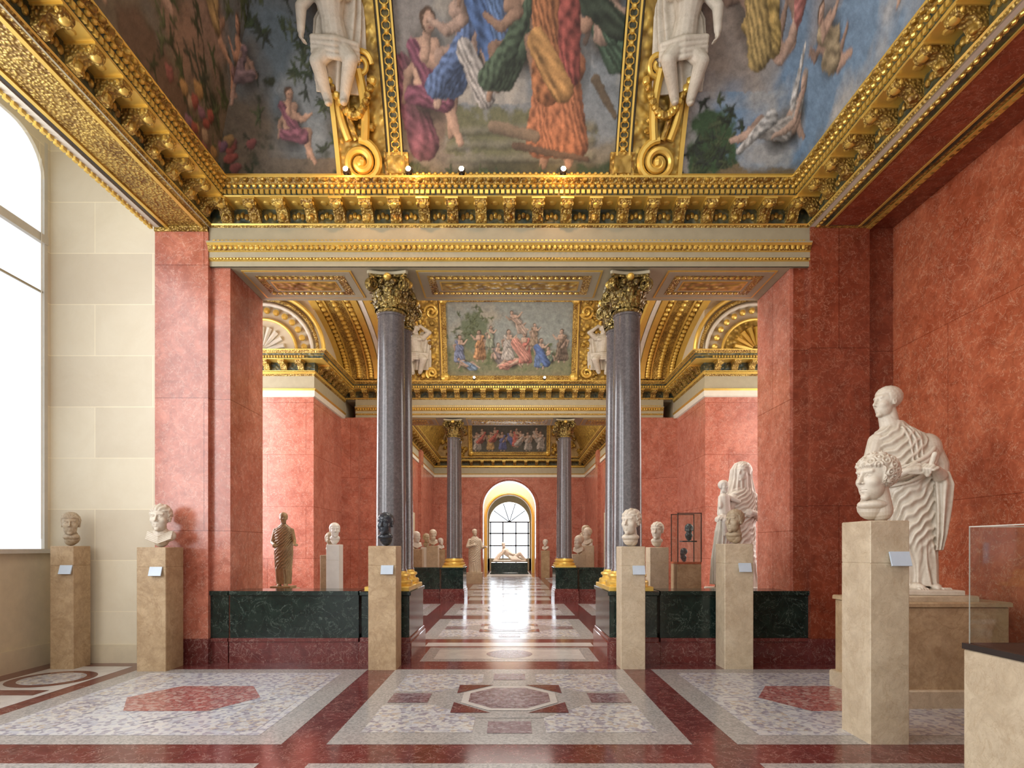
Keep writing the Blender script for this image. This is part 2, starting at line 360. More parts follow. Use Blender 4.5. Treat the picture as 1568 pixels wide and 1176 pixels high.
w=MB(); w.box(-4.27,-H1,YB,YF,ZB+.03,ZTOP,'creamp'); w.box(-4.20,-H1+.0,YB,YF,ZB,ZB+.03,'goldf')
w.box(-4.27,-4.20,YB,YF,ZB-.015,ZB+.03,'white'); w.box(-4.185,-4.15,YB,YF,ZB-.012,ZB,'dark'); w.box(-4.14,-4.10,YB,YF,ZB-.018,ZB,'golds'); w.box(-3.72,-3.68,YB,YF,ZB-.015,ZB,'golds')
dentils(w,[(-4.3,YB),(-4.3,YF)],-.005,.03,ZB-.05,ZB-.01,.08,.05,'golds')
w.obj('ceiling_beam_left')
w=MB(); w.box(H1,4.34,YB,YF,ZB+.03,ZTOP,'creamp'); w.box(H1,4.34,YB,YF,ZB,ZB+.03,'white')
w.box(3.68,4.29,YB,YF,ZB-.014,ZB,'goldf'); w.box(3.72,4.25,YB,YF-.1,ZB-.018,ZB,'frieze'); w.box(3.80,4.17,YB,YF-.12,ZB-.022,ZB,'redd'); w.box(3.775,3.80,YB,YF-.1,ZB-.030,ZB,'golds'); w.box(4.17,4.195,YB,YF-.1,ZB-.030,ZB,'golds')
w.box(4.34,4.7,YB,7.2,ZB+.05,ZB+.3,'redd'); w.box(4.30,4.36,YB,7.2,ZB-.02,ZB+.05,'golds')
eggs(w,[(4.36,YF),(4.36,YB)],.02,ZB+.0,.09,(.03,.04,.03),'gold'); eggs(w,[(3.70,YF),(3.70,YB)],.0,ZB-.01,.07,(.02,.028,.02),'golds')
w.obj('ceiling_beam_right')
w=MB(); w.box(4.7,4.9,YB,7.3,0,ZTOP,'redwall'); w.obj('wall_right')
w=MB(); w.box(4.66,4.7,YB,7.2,0,.22,'dred'); w.obj('baseboard_right')
w=MB()
X=-5.56
w.box(X-.3,X,YB,7.3,0,1.33,'creamp'); w.box(X-.3,X,YB,7.3,6.25,ZTOP,'cream'); w.box(X-.3,X,7.08,7.3,1.33,6.25,'cream'); w.box(X-.3,X,2.6,3.2,1.33,6.25,'cream'); w.box(X-.3,X,YB,-1.6,1.33,6.25,'cream')
w.obj('wall_left')
w=MB(); w.box(X,X+.03,YB,7.1,0,.25,'creamp'); w.obj('baseboard_left')
for i,(a,b) in enumerate(((3.2,7.08),(-1.6,2.6))):  # the second window, out of view, is added for its light
    w=MB(); w.box(X-.06,X-.04,a,b,1.36,6.25,'blind')
    w.box(X-.05,X+.07,a-.04,min(b+.04,7.11),1.33,1.38,'frame'); w.box(X-.05,X+.0,b-.05,b,1.38,6.25,'frame'); w.box(X-.05,X+.0,a,a+.05,1.38,6.25,'frame')
    w.box(X-.05,X+.01,a,b,5.03,5.13,'frame'); w.box(X-.05,X-.02,a,b,4.44,4.46,'grayc')
    for sy,cy in ((1,b-.05),(-1,a+.05)):
        pts=[(cy,6.25)]+[(cy-sy*(.45-.45*math.sin(t)),6.25-.45+.45*math.cos(t)) for t in np.linspace(0,pi/2,9)]
        vs=[(X+.0,p,z) for p,z in pts]+[(X-.05,p,z) for p,z in pts]; N=len(pts)
        w.raw(vs,[tuple(range(N)),tuple(reversed(range(N,2*N)))]+[(j,N+j,N+(j+1)%N,(j+1)%N) for j in range(N)],'cream')
    w.tube([(X+.02,b-.12,z) for z in np.linspace(1.5,6,12)],.006,6,'white')
    w.obj('window_%d'%(i+1))
w=MB(); w.box(-5.9,4.9,YB,8.1,ZTOP,ZTOP+.1,'creamp'); w.box(-6.8,6.8,8.1,17,ZTOP,ZTOP+.1,'creamp'); w.box(-4,4,17,37,ZTOP,ZTOP+.1,'creamp'); w.obj('ceiling')
# ------------------------------------------------------------------ painting canvas
class Canvas:
    def __init__(s,u0,u1,v0,v1,res,col=(.3,.25,.2)):
        s.u0,s.v0,s.res=u0,v0,res; s.W=int((u1-u0)*res)+1; s.Hh=int((v1-v0)*res)+1
        u=u0+np.arange(s.W)/res; v=v0+np.arange(s.Hh)/res; s.U,s.V=np.meshgrid(u,v)
        s.C=np.zeros((s.Hh,s.W,3))+np.array(col)
    def nz(s,sc,seed,oct=4):
        out=np.zeros_like(s.U); a=1;tot=0
        for o in range(oct):
            g=np.random.RandomState(seed+o).rand(128,128); x=(s.U-s.u0)*sc*2**o; y=(s.V-s.v0)*sc*2**o
            xi=np.floor(x).astype(int);yi=np.floor(y).astype(int);fx=x-xi;fy=y-yi; fx=fx*fx*(3-2*fx);fy=fy*fy*(3-2*fy)
            G=lambda i,j:g[(yi+j)%128,(xi+i)%128]
            out+=a*((G(0,0)*(1-fx)+G(1,0)*fx)*(1-fy)+(G(0,1)*(1-fx)+G(1,1)*fx)*fy); tot+=a; a*=.55
        return out/tot
    def warp(s,amt,sc,seed):
        du=(s.nz(sc,seed,3)-.5)*2*amt*s.res; dv=(s.nz(sc,seed+9,3)-.5)*2*amt*s.res
        j,i=np.mgrid[0:s.Hh,0:s.W]; ii=np.clip(i+du,0,s.W-1).astype(int); jj=np.clip(j+dv,0,s.Hh-1).astype(int); s.C=s.C[jj,ii]
    def mix(s,m,col): 
        m=m[...,None]; s.C=s.C*(1-m)+np.array(col)*m
    def rect(s,a,b,c,d,col,soft=.03,n=None,na=0):
        U=s.U+(0 if n is None else (n-.5)*na); V=s.V+(0 if n is None else (n-.5)*na)
        q=np.minimum(np.minimum(U-a,b-U),np.minimum(V-c,d-V)); s.mix(np.clip(q/soft+.5,0,1),col)
    def blob(s,x,y,rx,ry,col,n,na=.8,amt=1.0,soft=.4):
        d=((s.U-x)/rx)**2+((s.V-y)/ry)**2+(n-.5)*na*3; s.mix(np.clip((1-d)/soft,0,1)*amt,col)
    def cap(s,x0,y0,x1,y1,r0,r1,col,soft=.012,fold=0,seed=0):
        R_=max(r0,r1)+.03; i0=max(0,int((min(x0,x1)-R_-s.u0)*s.res)); i1=min(s.W,int((max(x0,x1)+R_-s.u0)*s.res)+2)
        j0=max(0,int((min(y0,y1)-R_-s.v0)*s.res)); j1=min(s.Hh,int((max(y0,y1)+R_-s.v0)*s.res)+2)
        if i1<=i0 or j1<=j0: return
        U=s.U[j0:j1,i0:i1];V=s.V[j0:j1,i0:i1]; dx=x1-x0;dy=y1-y0;L2=dx*dx+dy*dy+1e-9;L=L2**.5
        t=np.clip(((U-x0)*dx+(V-y0)*dy)/L2,0,1); ex=U-x0-t*dx;ey=V-y0-t*dy; dd=np.sqrt(ex*ex+ey*ey); r=r0+(r1-r0)*t
        m=np.clip((r-dd)/soft+.5,0,1)[...,None]
        sh=.95-.55*np.clip((ex*.7-ey*.7)/(r+1e-6),-1,1)-.25*(dd/(r+1e-6))**2
        if fold: sh=sh*(1+fold*np.sin(((U*dy-V*dx)/L)*80+6*np.sin(U*9+V*7+seed)+seed)+fold*.5*np.sin(V*60+U*45+seed*2))
        c=np.array(col)*np.clip(sh,.18,1.6)[...,None]
        s.C[j0:j1,i0:i1]=s.C[j0:j1,i0:i1]*(1-m)+c*m
    def figure(s,x,y,h,cloth,skin=(.62,.38,.25),pose='stand',flip=1,hair=(.12,.07,.04),bare=False,seed=0):
        r=random.Random(seed); P=lambda a,b:(x+a*h*flip,y+b*h)
        J={'stand':dict(pel=(0,0),ch=(.01,.2),hd=(.03,.38),k1=(-.05,-.25),f1=(-.07,-.5),k2=(.08,-.24),f2=(.1,-.49),e1=(-.17,.12),h1=(-.14,-.04),e2=(.17,.18),h2=(.28,.3)),
           'sit':dict(pel=(0,0),ch=(.03,.22),hd=(.07,.40),k1=(.25,.0),f1=(.22,-.27),k2=(.2,-.08),f2=(.3,-.33),e1=(-.12,.1),h1=(-.16,-.05),e2=(.18,.14),h2=(.32,.2)),
           'lie':dict(pel=(0,0),ch=(-.2,.1),hd=(-.34,.22),k1=(.22,.1),f1=(.4,-.06),k2=(.26,0),f2=(.5,-.08),e1=(-.3,-.05),h1=(-.36,-.12),e2=(-.08,.02),h2=(.05,-.04)),
           'fly':dict(pel=(0,0),ch=(-.14,.16),hd=(-.22,.32),k1=(.16,-.14),f1=(.3,-.02),k2=(.2,-.2),f2=(.4,-.24),e1=(-.3,.1),h1=(-.42,.2),e2=(.05,.2),h2=(.16,.34))}[pose]
        def c(a,b,r0,r1,col,**k):
            A=P(*a);B=P(*b); s.cap(*A,*B,r0*h,r1*h,col,**k)
        drk=tuple(v*.7 for v in skin)
        s.cap(x+.03*h,y-.02*h,x+J['ch'][0]*h*flip+.03*h,y+J['ch'][1]*h,.15*h,.14*h,(.07,.06,.045),soft=.14*h)
        c(J['ch'],J['e1'],.045,.035,drk); c(J['e1'],J['h1'],.034,.022,drk)
        c(J['pel'],J['k1'],.075,.05,drk); c(J['k1'],J['f1'],.05,.025,drk)
        c(J['pel'],J['k2'],.078,.052,skin); c(J['k2'],J['f2'],.052,.026,skin)
        if cloth and not bare:
            for i in range(5):
                t=(i-2)/2*.1
                c((J['pel'][0]+t*.5,J['pel'][1]+.05),(J['k1'][0]*(.5-t*2)+J['k2'][0]*(.5+t*2)+t,min(J['k1'][1],J['k2'][1])-.12),.07,.085,cloth,fold=.35,seed=i)
        c(J['pel'],J['ch'],.085,.10,skin if bare or r.random()<.5 else cloth,fold=0 if bare else .15)
        c((J['ch'][0]-.08,J['ch'][1]+.05),(J['ch'][0]+.08,J['ch'][1]+.05),.05,.05,skin)
        if cloth:
            c((J['ch'][0]-.09,J['ch'][1]+.05),(J['pel'][0]+.1,J['pel'][1]),.05,.08,cloth,fold=.35,seed=3)
            if bare: c((J['pel'][0]-.1,J['pel'][1]-.02),(J['k1'][0]*.6+.02,J['k1'][1]*.6-.04),.06,.09,cloth,fold=.35,seed=5)
        c(J['ch'],J['e2'],.045,.036,skin); c(J['e2'],J['h2'],.035,.022,skin)
        c(J['ch'],J['hd'],.035,.035,skin); hx,hy=J['hd']
        c((hx,hy),(hx,hy+.02),.062,.066,hair); c((hx+.012,hy-.012),(hx+.012,hy+.004),.05,.052,skin)
        c((hx-.008,hy+.002),(hx+.035,hy+.002),.008,.008,tuple(v*.45 for v in skin)); c((hx+.005,hy-.035),(hx+.025,hy-.035),.006,.006,(.35,.12,.1))
    def leaves(s,x,y,sx,sy,n,cols,L=.1,seed=0):
        r=random.Random(seed)
        for i in range(n):
            a=x+r.gauss(0,sx); b=y+r.gauss(0,sy); col=r.choice(cols)
            for k in range(5): t=r.random()*6.28; s.cap(a,b,a+L*math.cos(t),b+L*math.sin(t),.018,.006,col)
    def sample(s,u,v):
        x=np.clip((u-s.u0)*s.res,0,s.W-1.001); y=np.clip((v-s.v0)*s.res,0,s.Hh-1.001); xi=x.astype(int);yi=y.astype(int);fx=(x-xi)[:,None];fy=(y-yi)[:,None]
        C=s.C; return (C[yi,xi]*(1-fx)+C[yi,xi+1]*fx)*(1-fy)+(C[yi+1,xi]*(1-fx)+C[yi+1,xi+1]*fx)*fy
def gridobj(name,pts,cols,nu,nv,parent=None):
    me=bpy.data.meshes.new(name); idx=np.arange(nu*nv).reshape(nv,nu)
    q=np.stack([idx[:-1,:-1],idx[:-1,1:],idx[1:,1:],idx[1:,:-1]],-1).reshape(-1,4)
    me.vertices.add(len(pts)); me.vertices.foreach_set('co',pts.astype(np.float32).ravel())
    me.loops.add(q.size); me.loops.foreach_set('vertex_index',q.ravel().astype(np.int32))
    me.polygons.add(len(q)); me.polygons.foreach_set('loop_start',np.arange(0,q.size,4,dtype=np.int32))
    me.update(calc_edges=True)
    me.polygons.foreach_set('use_smooth',[True]*len(q))
    a=me.color_attributes.new('Col','FLOAT_COLOR','POINT'); c4=np.concatenate([np.clip(cols,0,1),np.ones((len(cols),1))],1)
    a.data.foreach_set('color',c4.astype(np.float32).ravel()); me.materials.append(M['fresco']); me.validate()
    return link(name,me,parent)
def cp(wv,sl=.62):
    t=np.asarray(wv)/1.6
    return .12+sl*1.25*t**1.3, ZC+.02+1.5*t
WM=2.45
LV=[(.03,.05,.02),(.05,.09,.03),(.09,.13,.05),(.04,.06,.04)]
c=Canvas(-7.5,7.5,0,2.5,130,(.25,.22,.16))
n1=c.nz(1.6,10,5); n2=c.nz(6,30,4); n3=c.nz(.8,50,4)
c.C=np.stack([.17+.24*n1,.17+.21*n1,.13+.17*n1],-1)
c.rect(-1.4,1.4,.75,2.6,(.27,.31,.34),.4,n1,1.0)
c.mix(np.clip((n1-.55)*5,0,1)*(np.abs(c.U)<1.4)*(c.V>.8),(.52,.49,.43))
c.rect(-1.4,1.4,-.1,.36,(.10,.10,.05),.2,n1,.5); c.rect(-1.4,-.7,.2,.5,(.25,.22,.18),.1,n2,.3)
c.blob(1.0,1.2,.45,.9,(.27,.33,.38),n1); c.blob(-1.1,1.5,.35,.6,(.36,.35,.34),n1); c.blob(0,.55,.9,.25,(.19,.20,.10),n2)
for i,(a,b) in enumerate(((-1.1,.12),(1.15,.15),(.9,.1))): c.blob(a,b,.2,.15,(.04,.08,.03),n2)
for yy in (.28,.42,.55): c.cap(-.7,yy,.95,yy+.05,.03,.05,(.24,.24,.17),soft=.06)
# left paintings
L=c.U<-1.4
c.mix(L*1.0,(.17,.14,.10)); c.mix(L*np.clip((n3-.46)*5,0,1)*(c.V>.3),(.14,.22,.29)); c.mix(L*np.clip((n2-.58)*6,0,1)*(c.V<1.2),(.03,.045,.02))
c.blob(-3.5,1.1,.55,.5,(.27,.18,.14),n1); c.blob(-4.6,1.7,.8,.5,(.13,.24,.38),n1); c.blob(-2.35,.85,.3,.5,(.26,.33,.38),n1); c.blob(-4.2,.25,.9,.3,(.15,.09,.06),n1); c.blob(-3.9,.75,.4,.3,(.27,.17,.12),n1)
c.leaves(-3.9,.6,.7,.35,60,LV,seed=1); c.leaves(-2.15,.75,.12,.5,30,LV,.09,seed=2); c.leaves(-2.9,1.45,.3,.2,26,LV,seed=3)
for i in range(26): x=-3.6+R.gauss(0,.3); y=.35+R.gauss(0,.14); c.cap(x,y,x+.05,y+.03,.05,.035,R.choice([(.35,.06,.04),(.42,.25,.07),(.30,.08,.08),(.25,.12,.2),(.4,.3,.2)]))
c.figure(-2.55,.55,.85,(.28,.09,.15),pose='sit',skin=(.60,.37,.25),bare=True,seed=2); c.figure(-2.95,1.05,.72,(.25,.16,.18),pose='sit',flip=-1,skin=(.56,.33,.23),bare=True,seed=3)
c.figure(-3.5,1.25,.8,(.4,.28,.1),pose='fly',skin=(.54,.33,.22),bare=True,seed=33)
c.figure(-4.7,1.15,1.35,(.11,.16,.42),pose='fly',skin=(.60,.40,.30),bare=True,seed=4); c.figure(-4.1,1.8,1.1,(.13,.18,.38),pose='fly',flip=-1,bare=True,seed=5); c.figure(-5.4,.7,1.1,(.35,.2,.08),pose='sit',bare=True,seed=6)
# right paintings
Rr=c.U>1.4
c.mix(Rr*1.0,(.19,.34,.54)); c.mix(Rr*np.clip((n1-.48)*6,0,1),(.52,.53,.54)); c.mix(Rr*np.clip((n3-.58)*6,0,1)*(c.V>.9),(.44,.36,.30))
c.rect(1.4,7.5,-.1,.2,(.19,.14,.06),.15,n1,.5); c.blob(2.35,.38,.33,.42,(.05,.12,.04),n2,.5); c.leaves(2.35,.4,.16,.22,50,LV,.08,seed=4); c.blob(2.9,.10,.5,.13,(.26,.19,.09),n2)
c.figure(3.10,.55,1.05,(.5,.46,.42),pose='lie',flip=-1,skin=(.68,.45,.33),bare=True,seed=7,hair=(.42,.35,.30))
c.cap(3.0,.68,2.68,.38,.08,.03,(.70,.68,.65),fold=.35); c.cap(3.25,.78,3.45,1.0,.06,.02,(.70,.68,.65),fold=.35)
c.figure(2.72,1.45,1.35,(.68,.46,.10),pose='fly',skin=(.62,.39,.28),bare=True,seed=8); c.figure(3.5,1.45,1.3,(.58,.19,.17),pose='fly',flip=-1,skin=(.66,.43,.32),bare=True,seed=9)
c.figure(4.3,1.1,1.3,(.13,.35,.45),pose='sit',skin=(.62,.39,.28),bare=True,seed=10); c.cap(3.9,1.35,4.3,1.0,.16,.1,(.55,.10,.10),fold=.35); c.cap(4.5,1.4,4.9,1.2,.2,.15,(.55,.12,.10),fold=.35)
c.figure(3.9,.75,.85,(.45,.35,.2),pose='fly',skin=(.62,.39,.28),bare=True,seed=30); c.figure(5.2,.8,1.1,(.5,.4,.15),pose='sit',flip=-1,bare=True,seed=31)
c.cap(2.55,1.75,2.75,1.2,.12,.13,(.70,.48,.12),fold=.35,seed=1)
# centre figures
c.blob(-.95,.75,.3,.5,(.22,.16,.12),n1,.4)
c.cap(-1.2,1.1,-1.0,.45,.12,.18,(.26,.08,.13),fold=.35)
c.figure(-.98,.90,1.35,(.28,.08,.15),pose='sit',skin=(.63,.40,.28),bare=True,seed=11)
c.figure(-.46,1.20,1.25,(.10,.20,.46),pose='sit',flip=-1,skin=(.64,.44,.34),seed=12)
c.figure(-.40,1.62,.95,(.55,.53,.52),pose='sit',seed=13)
c.cap(-.35,1.65,-.12,1.15,.15,.13,(.06,.17,.46),fold=.4); c.cap(-.2,1.75,-.02,1.25,.10,.12,(.10,.23,.52),fold=.4); c.cap(-.5,1.25,-.28,.88,.09,.12,(.56,.54,.52),fold=.4)
c.figure(.12,1.25,1.2,(.09,.15,.09),pose='sit',flip=-1,skin=(.46,.28,.18),seed=15); c.figure(1.0,1.35,1.1,(.08,.16,.10),pose='sit',skin=(.46,.31,.23),seed=16)
c.figure(.52,1.10,1.75,(.46,.15,.04),pose='stand',skin=(.50,.29,.18),seed=14)
c.cap(.38,1.75,.42,.95,.15,.17,(.46,.16,.03),fold=.4,seed=2); c.cap(.62,1.75,.66,1.05,.12,.12,(.38,.06,.04),fold=.4,seed=3); c.cap(.3,1.3,.58,.92,.11,.12,(.55,.28,.05),fold=.4)
c.cap(.85,1.6,1.2,1.4,.12,.1,(.05,.08,.05),fold=.35); c.cap(.95,1.0,1.2,.7,.05,.03,(.17,.13,.08)); c.cap(.05,.42,.9,.30,.04,.03,(.16,.10,.06)); c.cap(-.2,.6,.3,.5,.06,.05,(.3,.22,.14))
c.leaves(0,.1,.8,.05,30,[(.06,.10,.04),(.10,.14,.05)],.08,seed=5)
c.warp(.018,5,77); c.warp(.006,24,97)
c.mix(((np.abs(c.U)>1.3)&(np.abs(c.U)<2.02))*1.0,(.20,.17,.09))
nu,nv=760,190
pts=np.zeros((nv,nu,3)); wv=np.linspace(0,WM,nv)[:,None]; P,Z=cp(wv); 
uu=np.linspace(-1,1,nu)[None,:]*(H1-P); pts[...,0]=uu; pts[...,1]=YF-P; pts[...,2]=Z
cols=c.sample(uu.ravel(),np.broadcast_to(wv,uu.shape).ravel().copy())
gridobj('ceiling_fresco_far',pts.reshape(-1,3),cols,nu,nv)
for sgn,nm in ((-1,'ceiling_fresco_left'),(1,'ceiling_fresco_right')):
    nu2,nv2=460,150; wv=np.linspace(0,WM,nv2)[:,None]; P,Z=cp(wv); s=np.linspace(0,1,nu2)[None,:]**1.5
    yy=(YF-P)-s*(YF-P-YB); xx=sgn*(H1-P)+0*yy; pts=np.stack([xx,yy,Z+0*yy],-1)
    u=sgn*((H1-P)+(YF-P-yy)*.85); u=np.clip(u,-7.4,7.4)
    gridobj(nm,pts.reshape(-1,3),c.sample(u.ravel(),np.broadcast_to(wv,u.shape).ravel().copy()),nu2,nv2)
Pm,Zm=cp(WM); w=MB(); w.box(-H1+Pm-.05,H1-Pm+.05,YB,YF-Pm+.05,float(Zm)-.01,float(Zm)+.1,'goldb'); w.obj('ceiling_panel')
def S(u,wv,h,Yf=YF,sl=.62,zo=0):
    p,z=cp(wv,sl); p2,z2=cp(wv+.01,sl); d=Vector((p2-p,z2-z)).normalized()
    return (u,Yf-(p+d.y*h),float(z)+zo-d.x*h)
def patch(mb,u0,u1,w0,w1,h,k,nu=2,nw=14,**q):
    us=np.linspace(u0,u1,nu+1); ws=np.linspace(max(w0,.002),w1,nw+1); vs=[];fs=[]
    ring=[(u0,0),(u0,h)]+[(x,h) for x in us[1:-1]]+[(u1,h),(u1,0)]; N=len(ring)
    for wv in ws:
        for u,hh in ring: vs.append(S(u,wv,hh,**q))
    for j in range(nw):
        for i in range(N-1): fs.append((j*N+i,j*N+i+1,(j+1)*N+i+1,(j+1)*N+i))
    fs.append(tuple(range(N))); fs.append(tuple(nw*N+i for i in range(N))); mb.raw(vs,fs,k)
def spiral(cx,cy,r0,r1,turns,a0,n=36,sg=1):
    return [(cx+(r0+(r1-r0)*i/n)*math.cos(a0+sg*turns*2*pi*i/n),cy+(r0+(r1-r0)*i/n)*math.sin(a0+sg*turns*2*pi*i/n)) for i in range(n+1)]
g=MB()
for sx in (-1,1):
    a,b=sorted((sx*1.24,sx*1.40)); patch(g,a,b,.06,WM,.05,'frieze')
    for e in (1.24,1.385): a,b=sorted((sx*e,sx*(e+.022))); patch(g,a,b,.06,WM,.075,'golds')
    for i in range(26):
        g.sph(S(sx*1.32,.12+i*.09,.055),(.032,.03,.032),'golds',6,4)
        for t in (-1,1): g.tube([S(sx*1.32+t*.05*math.sin(q*pi),.12+(i+q)*.09,.06) for q in (0,.33,.66,1)],.008,5,'golds')
    a,b=sorted((sx*1.18,sx*1.46)); patch(g,a,b,.10,.36,.07,'gold'); a,b=sorted((sx*1.22,sx*1.42)); patch(g,a,b,.14,.32,.09,'goldb')
    a,b=sorted((sx*1.44,sx*2.0)); patch(g,a,b,0.02,WM,.03,'goldb'); a,b=sorted((sx*1.98,sx*2.03)); patch(g,a,b,0.02,WM,.06,'golds')
    def tb(P2,r,h=.09,k='golds'): g.tube([S(x,max(y,.02),h) for x,y in P2],r,8,k)
    tb(spiral(sx*1.72,.24,.23,.03,2.0,pi/2 if sx>0 else pi/2,44,sx),.042,.12)
    g.sph(S(sx*1.72,.24,.12),.06,'golds')
    for q,(r,k) in enumerate(((.05,'golds'),(.035,'gold'),(.045,'golds'))):
        pts2=[(sx*(1.66+.09*q+.07*math.sin(t*pi)*(1 if q else -.5)),.46+.62*t) for t in np.linspace(0,1,14)]; tb(pts2,[r]*14,.12,k) 
    tb(spiral(sx*1.62,1.12,.12,.02,1.6,0,30,-sx),.028,.12)
    for t in np.linspace(0,1,16):
        x=sx*(1.50+.48*t); y=.98-.30*math.sin(pi*t); g.sph(S(x,y,.17),.045,R.choice(['golds','gold']),7,5)
    for i in range(10): g.sph(S(sx*(1.55+.3*R.random()),.5+.6*R.random(),.08),R.uniform(.03,.05),'gold',6,4)
    patch(g,*sorted((sx*1.5,sx*1.95)),.0,.05,.22,'golds')
patch(g,-1.2,1.2,.03,.09,.06,'goldf',8,2); patch(g,-1.2,1.2,.10,.125,.075,'golds',8,2); patch(g,-.95,.95,.045,.08,.1,'gold',8,2)
for i in range(34): g.sph(S(-1.15+i*.0697,.135,.06),(.026,.026,.022),'golds',6,4)
trim4=g.obj('trim_4')
g=MB(); sweep(g,path1,[(.12,5.69,'golds'),(.16,5.72,'goldf'),(.17,5.76,'golds'),(.20,5.80,'golds'),(.16,5.82,'golds')]); g.obj('trim_5')
# ------------------------------------------------------------------ room 2
w=MB()
for sx in (-1,1):
    a,b=sorted((sx*H2,sx*6.7)); w.box(a,b,YA,Y2+1,0,4.72,'red'); w.box(a,b,YA+.05,Y2+1,4.72,ZTOP,'creamp')
    a,b=sorted((sx*3.40,sx*H2)); w.box(a,b,Y2,Y2+1,0,ZS,'redp')
    a,b=sorted((sx*3.9,sx*H2)); w.box(a,b,Y2-.25,Y2,0,4.72,'redp')
    a,b=sorted((sx*(H2-.02),sx*6.7)); w.box(a,b,YA-.04,YA,0,.3,'dred')
w.box(-H2,H2,Y2+.3,Y2+1,ZB+.02,ZTOP,'creamp')
w.obj('wall_far_piers')
path2=[(-6.7,YA),(-H2,YA),(-H2,Y2),(H2,Y2),(H2,YA),(6.7,YA)]
cornice('trim_6',path2,fine=False)
g=MB(); arc2=[(0,4.72,'white'),(.03,4.74,'white'),(.03,4.86,'golds'),(.06,4.90,'grayc'),(.02,4.92,'grayc'),(.02,5.18,'goldf'),(.05,5.22,'golds'),(.05,5.27,'golds')]
sweep(g,[(-6.7,YA),(-H2,YA),(-H2,Y2)],arc2); sweep(g,[(H2,Y2),(H2,YA),(6.7,YA)],arc2); g.obj('trim_7')
for sx,nm,wn,gk in ((-1,'wall_alcove_left','window_3','winglow'),(1,'wall_alcove_right','window_4','winglow2')):  # unseen glowing window panels, added to light the second room
    w=MB()
    def B(x0,x1,*r): a,b=sorted((sx*x0,sx*x1)); w.box(a,b,*r)
    B(6.7,6.9,8.1,YA,0,1.0,'red'); B(6.7,6.9,8.1,YA,6,ZTOP,'red'); B(6.7,6.9,12.6,YA,1,6,'red'); B(6.7,6.9,8.1,8.6,1,6,'red'); w.obj(nm)
    w=MB(); B(6.80,6.86,8.6,12.6,1,6,gk)
    for y in (8.62,9.6,10.6,11.6,12.55): B(6.72,6.80,y-.03,y+.03,1,6,'frame')
    for z in (1.03,2.6,4.2,5.9): B(6.72,6.8,8.6,12.6,z-.03,z+.03,'frame')
    w.obj(wn)
for sx,fill in ((-1,'white'),(1,'goldb')):
    g=MB()
    for rr,k,t in ((1.35,'golds',.05),(1.22,'goldf',.04),(1.1,'white',.04),(.75,'golds',.035)):
        g.tube([(sx*5.45+rr*math.cos(a),YA-.02,5.72+rr*math.sin(a)*.95) for a in np.linspace(0,pi,28)],t,8,k)
    pts3=[(sx*5.45+.72*math.cos(a),YA-.03,5.72+.70*math.sin(a)) for a in np.linspace(0,pi,20)]
    g.raw(pts3,[tuple(range(len(pts3)))],'creamp' if sx<0 else 'goldb')
    for i in range(9):
        a=pi*(i+.5)/9; g.tube([(sx*5.45+r_*math.cos(a),YA-.05,5.75+r_*math.sin(a)) for r_ in (.1,.3,.5)],[.02,.05,.06],6,'white' if sx<0 else 'golds')
    for i in range(14):
        a=pi*(i+.5)/14; g.sph((sx*5.45+.93*math.cos(a),YA-.04,5.72+.9*math.sin(a)),.07,'golds',7,5)
    for (xa,xb,off,k) in ((3.35,4.33,0,'goldf'),(3.32,3.45,-.05,'golds'),(4.2,4.36,-.05,'golds'),(3.60,3.64,-.03,'golds'),(4.03,4.07,-.03,'golds'),(3.2,3.3,-.02,'white'),(3.05,3.18,-.02,'golds')):
        N=30; vs=[];fs=[]
        for i in range(N+1):
            a=pi*.70*i/N
            for (dd) in (0,.14):
                A=4.15+off+dd; Bq=1.2+off+dd
                for xx in (xa,xb): vs.append((sx*xx,10.9+A*math.cos(a),5.70+Bq*math.sin(a)))
        for i in range(N):
            o=i*4; fs+=[(o,o+1,o+5,o+4),(o+2,o+6,o+7,o+3),(o,o+4,o+6,o+2),(o+1,o+3,o+7,o+5)]
        g.raw(vs,fs,k)
    for i in range(1,34):
        a=pi*i/62
        for xx in (3.53,3.83,4.13): g.sph((sx*xx,10.9+4.12*math.cos(a),5.70+1.17*math.sin(a)),(.06,.06,.05),'golds',7,5)
    g.obj('ceiling_arch_'+('left' if sx<0 else 'right'))
w=MB()
for sx in (-1,1):
    a,b=sorted((sx*3.0,sx*4.4)); w.box(a,b,8.12,Y2,7.1,7.25,'goldb')
w.box(-3.0,3.0,8.12,12.6,7.9,8.0,'goldb'); w.obj('ceiling_vault')
c2=Canvas(-4.4,4.4,0,2.5,100,(.55,.36,.10)); n1=c2.nz(1.8,70,5); n2=c2.nz(7,80,4)
c2.C=np.stack([.30+.40*n2,.17+.27*n2,.03+.07*n2],-1)
c2.rect(-1.6,1.6,.16,2.1,(.36,.42,.40),.02); I=(np.abs(c2.U)<1.6)&(c2.V>.16)&(c2.V<2.1)
c2.mix(I*np.clip((n1-.5)*5,0,1),(.46,.45,.37)); c2.mix(I*np.clip((1.05-c2.V+(n1-.5)*.7)*3,0,1),(.25,.27,.14)); c2.mix(I*np.clip((n2-.58)*6,0,1)*(c2.V<1.0),(.13,.18,.07))
c2.mix(I*np.clip((.35-c2.V+(n1-.5)*.3)*5,0,1),(.34,.29,.16)); c2.blob(-.9,1.3,.4,.5,(.18,.24,.14),n2,.4); c2.leaves(-.95,1.35,.25,.2,40,[(.12,.17,.07),(.17,.22,.1)],.08,seed=8)
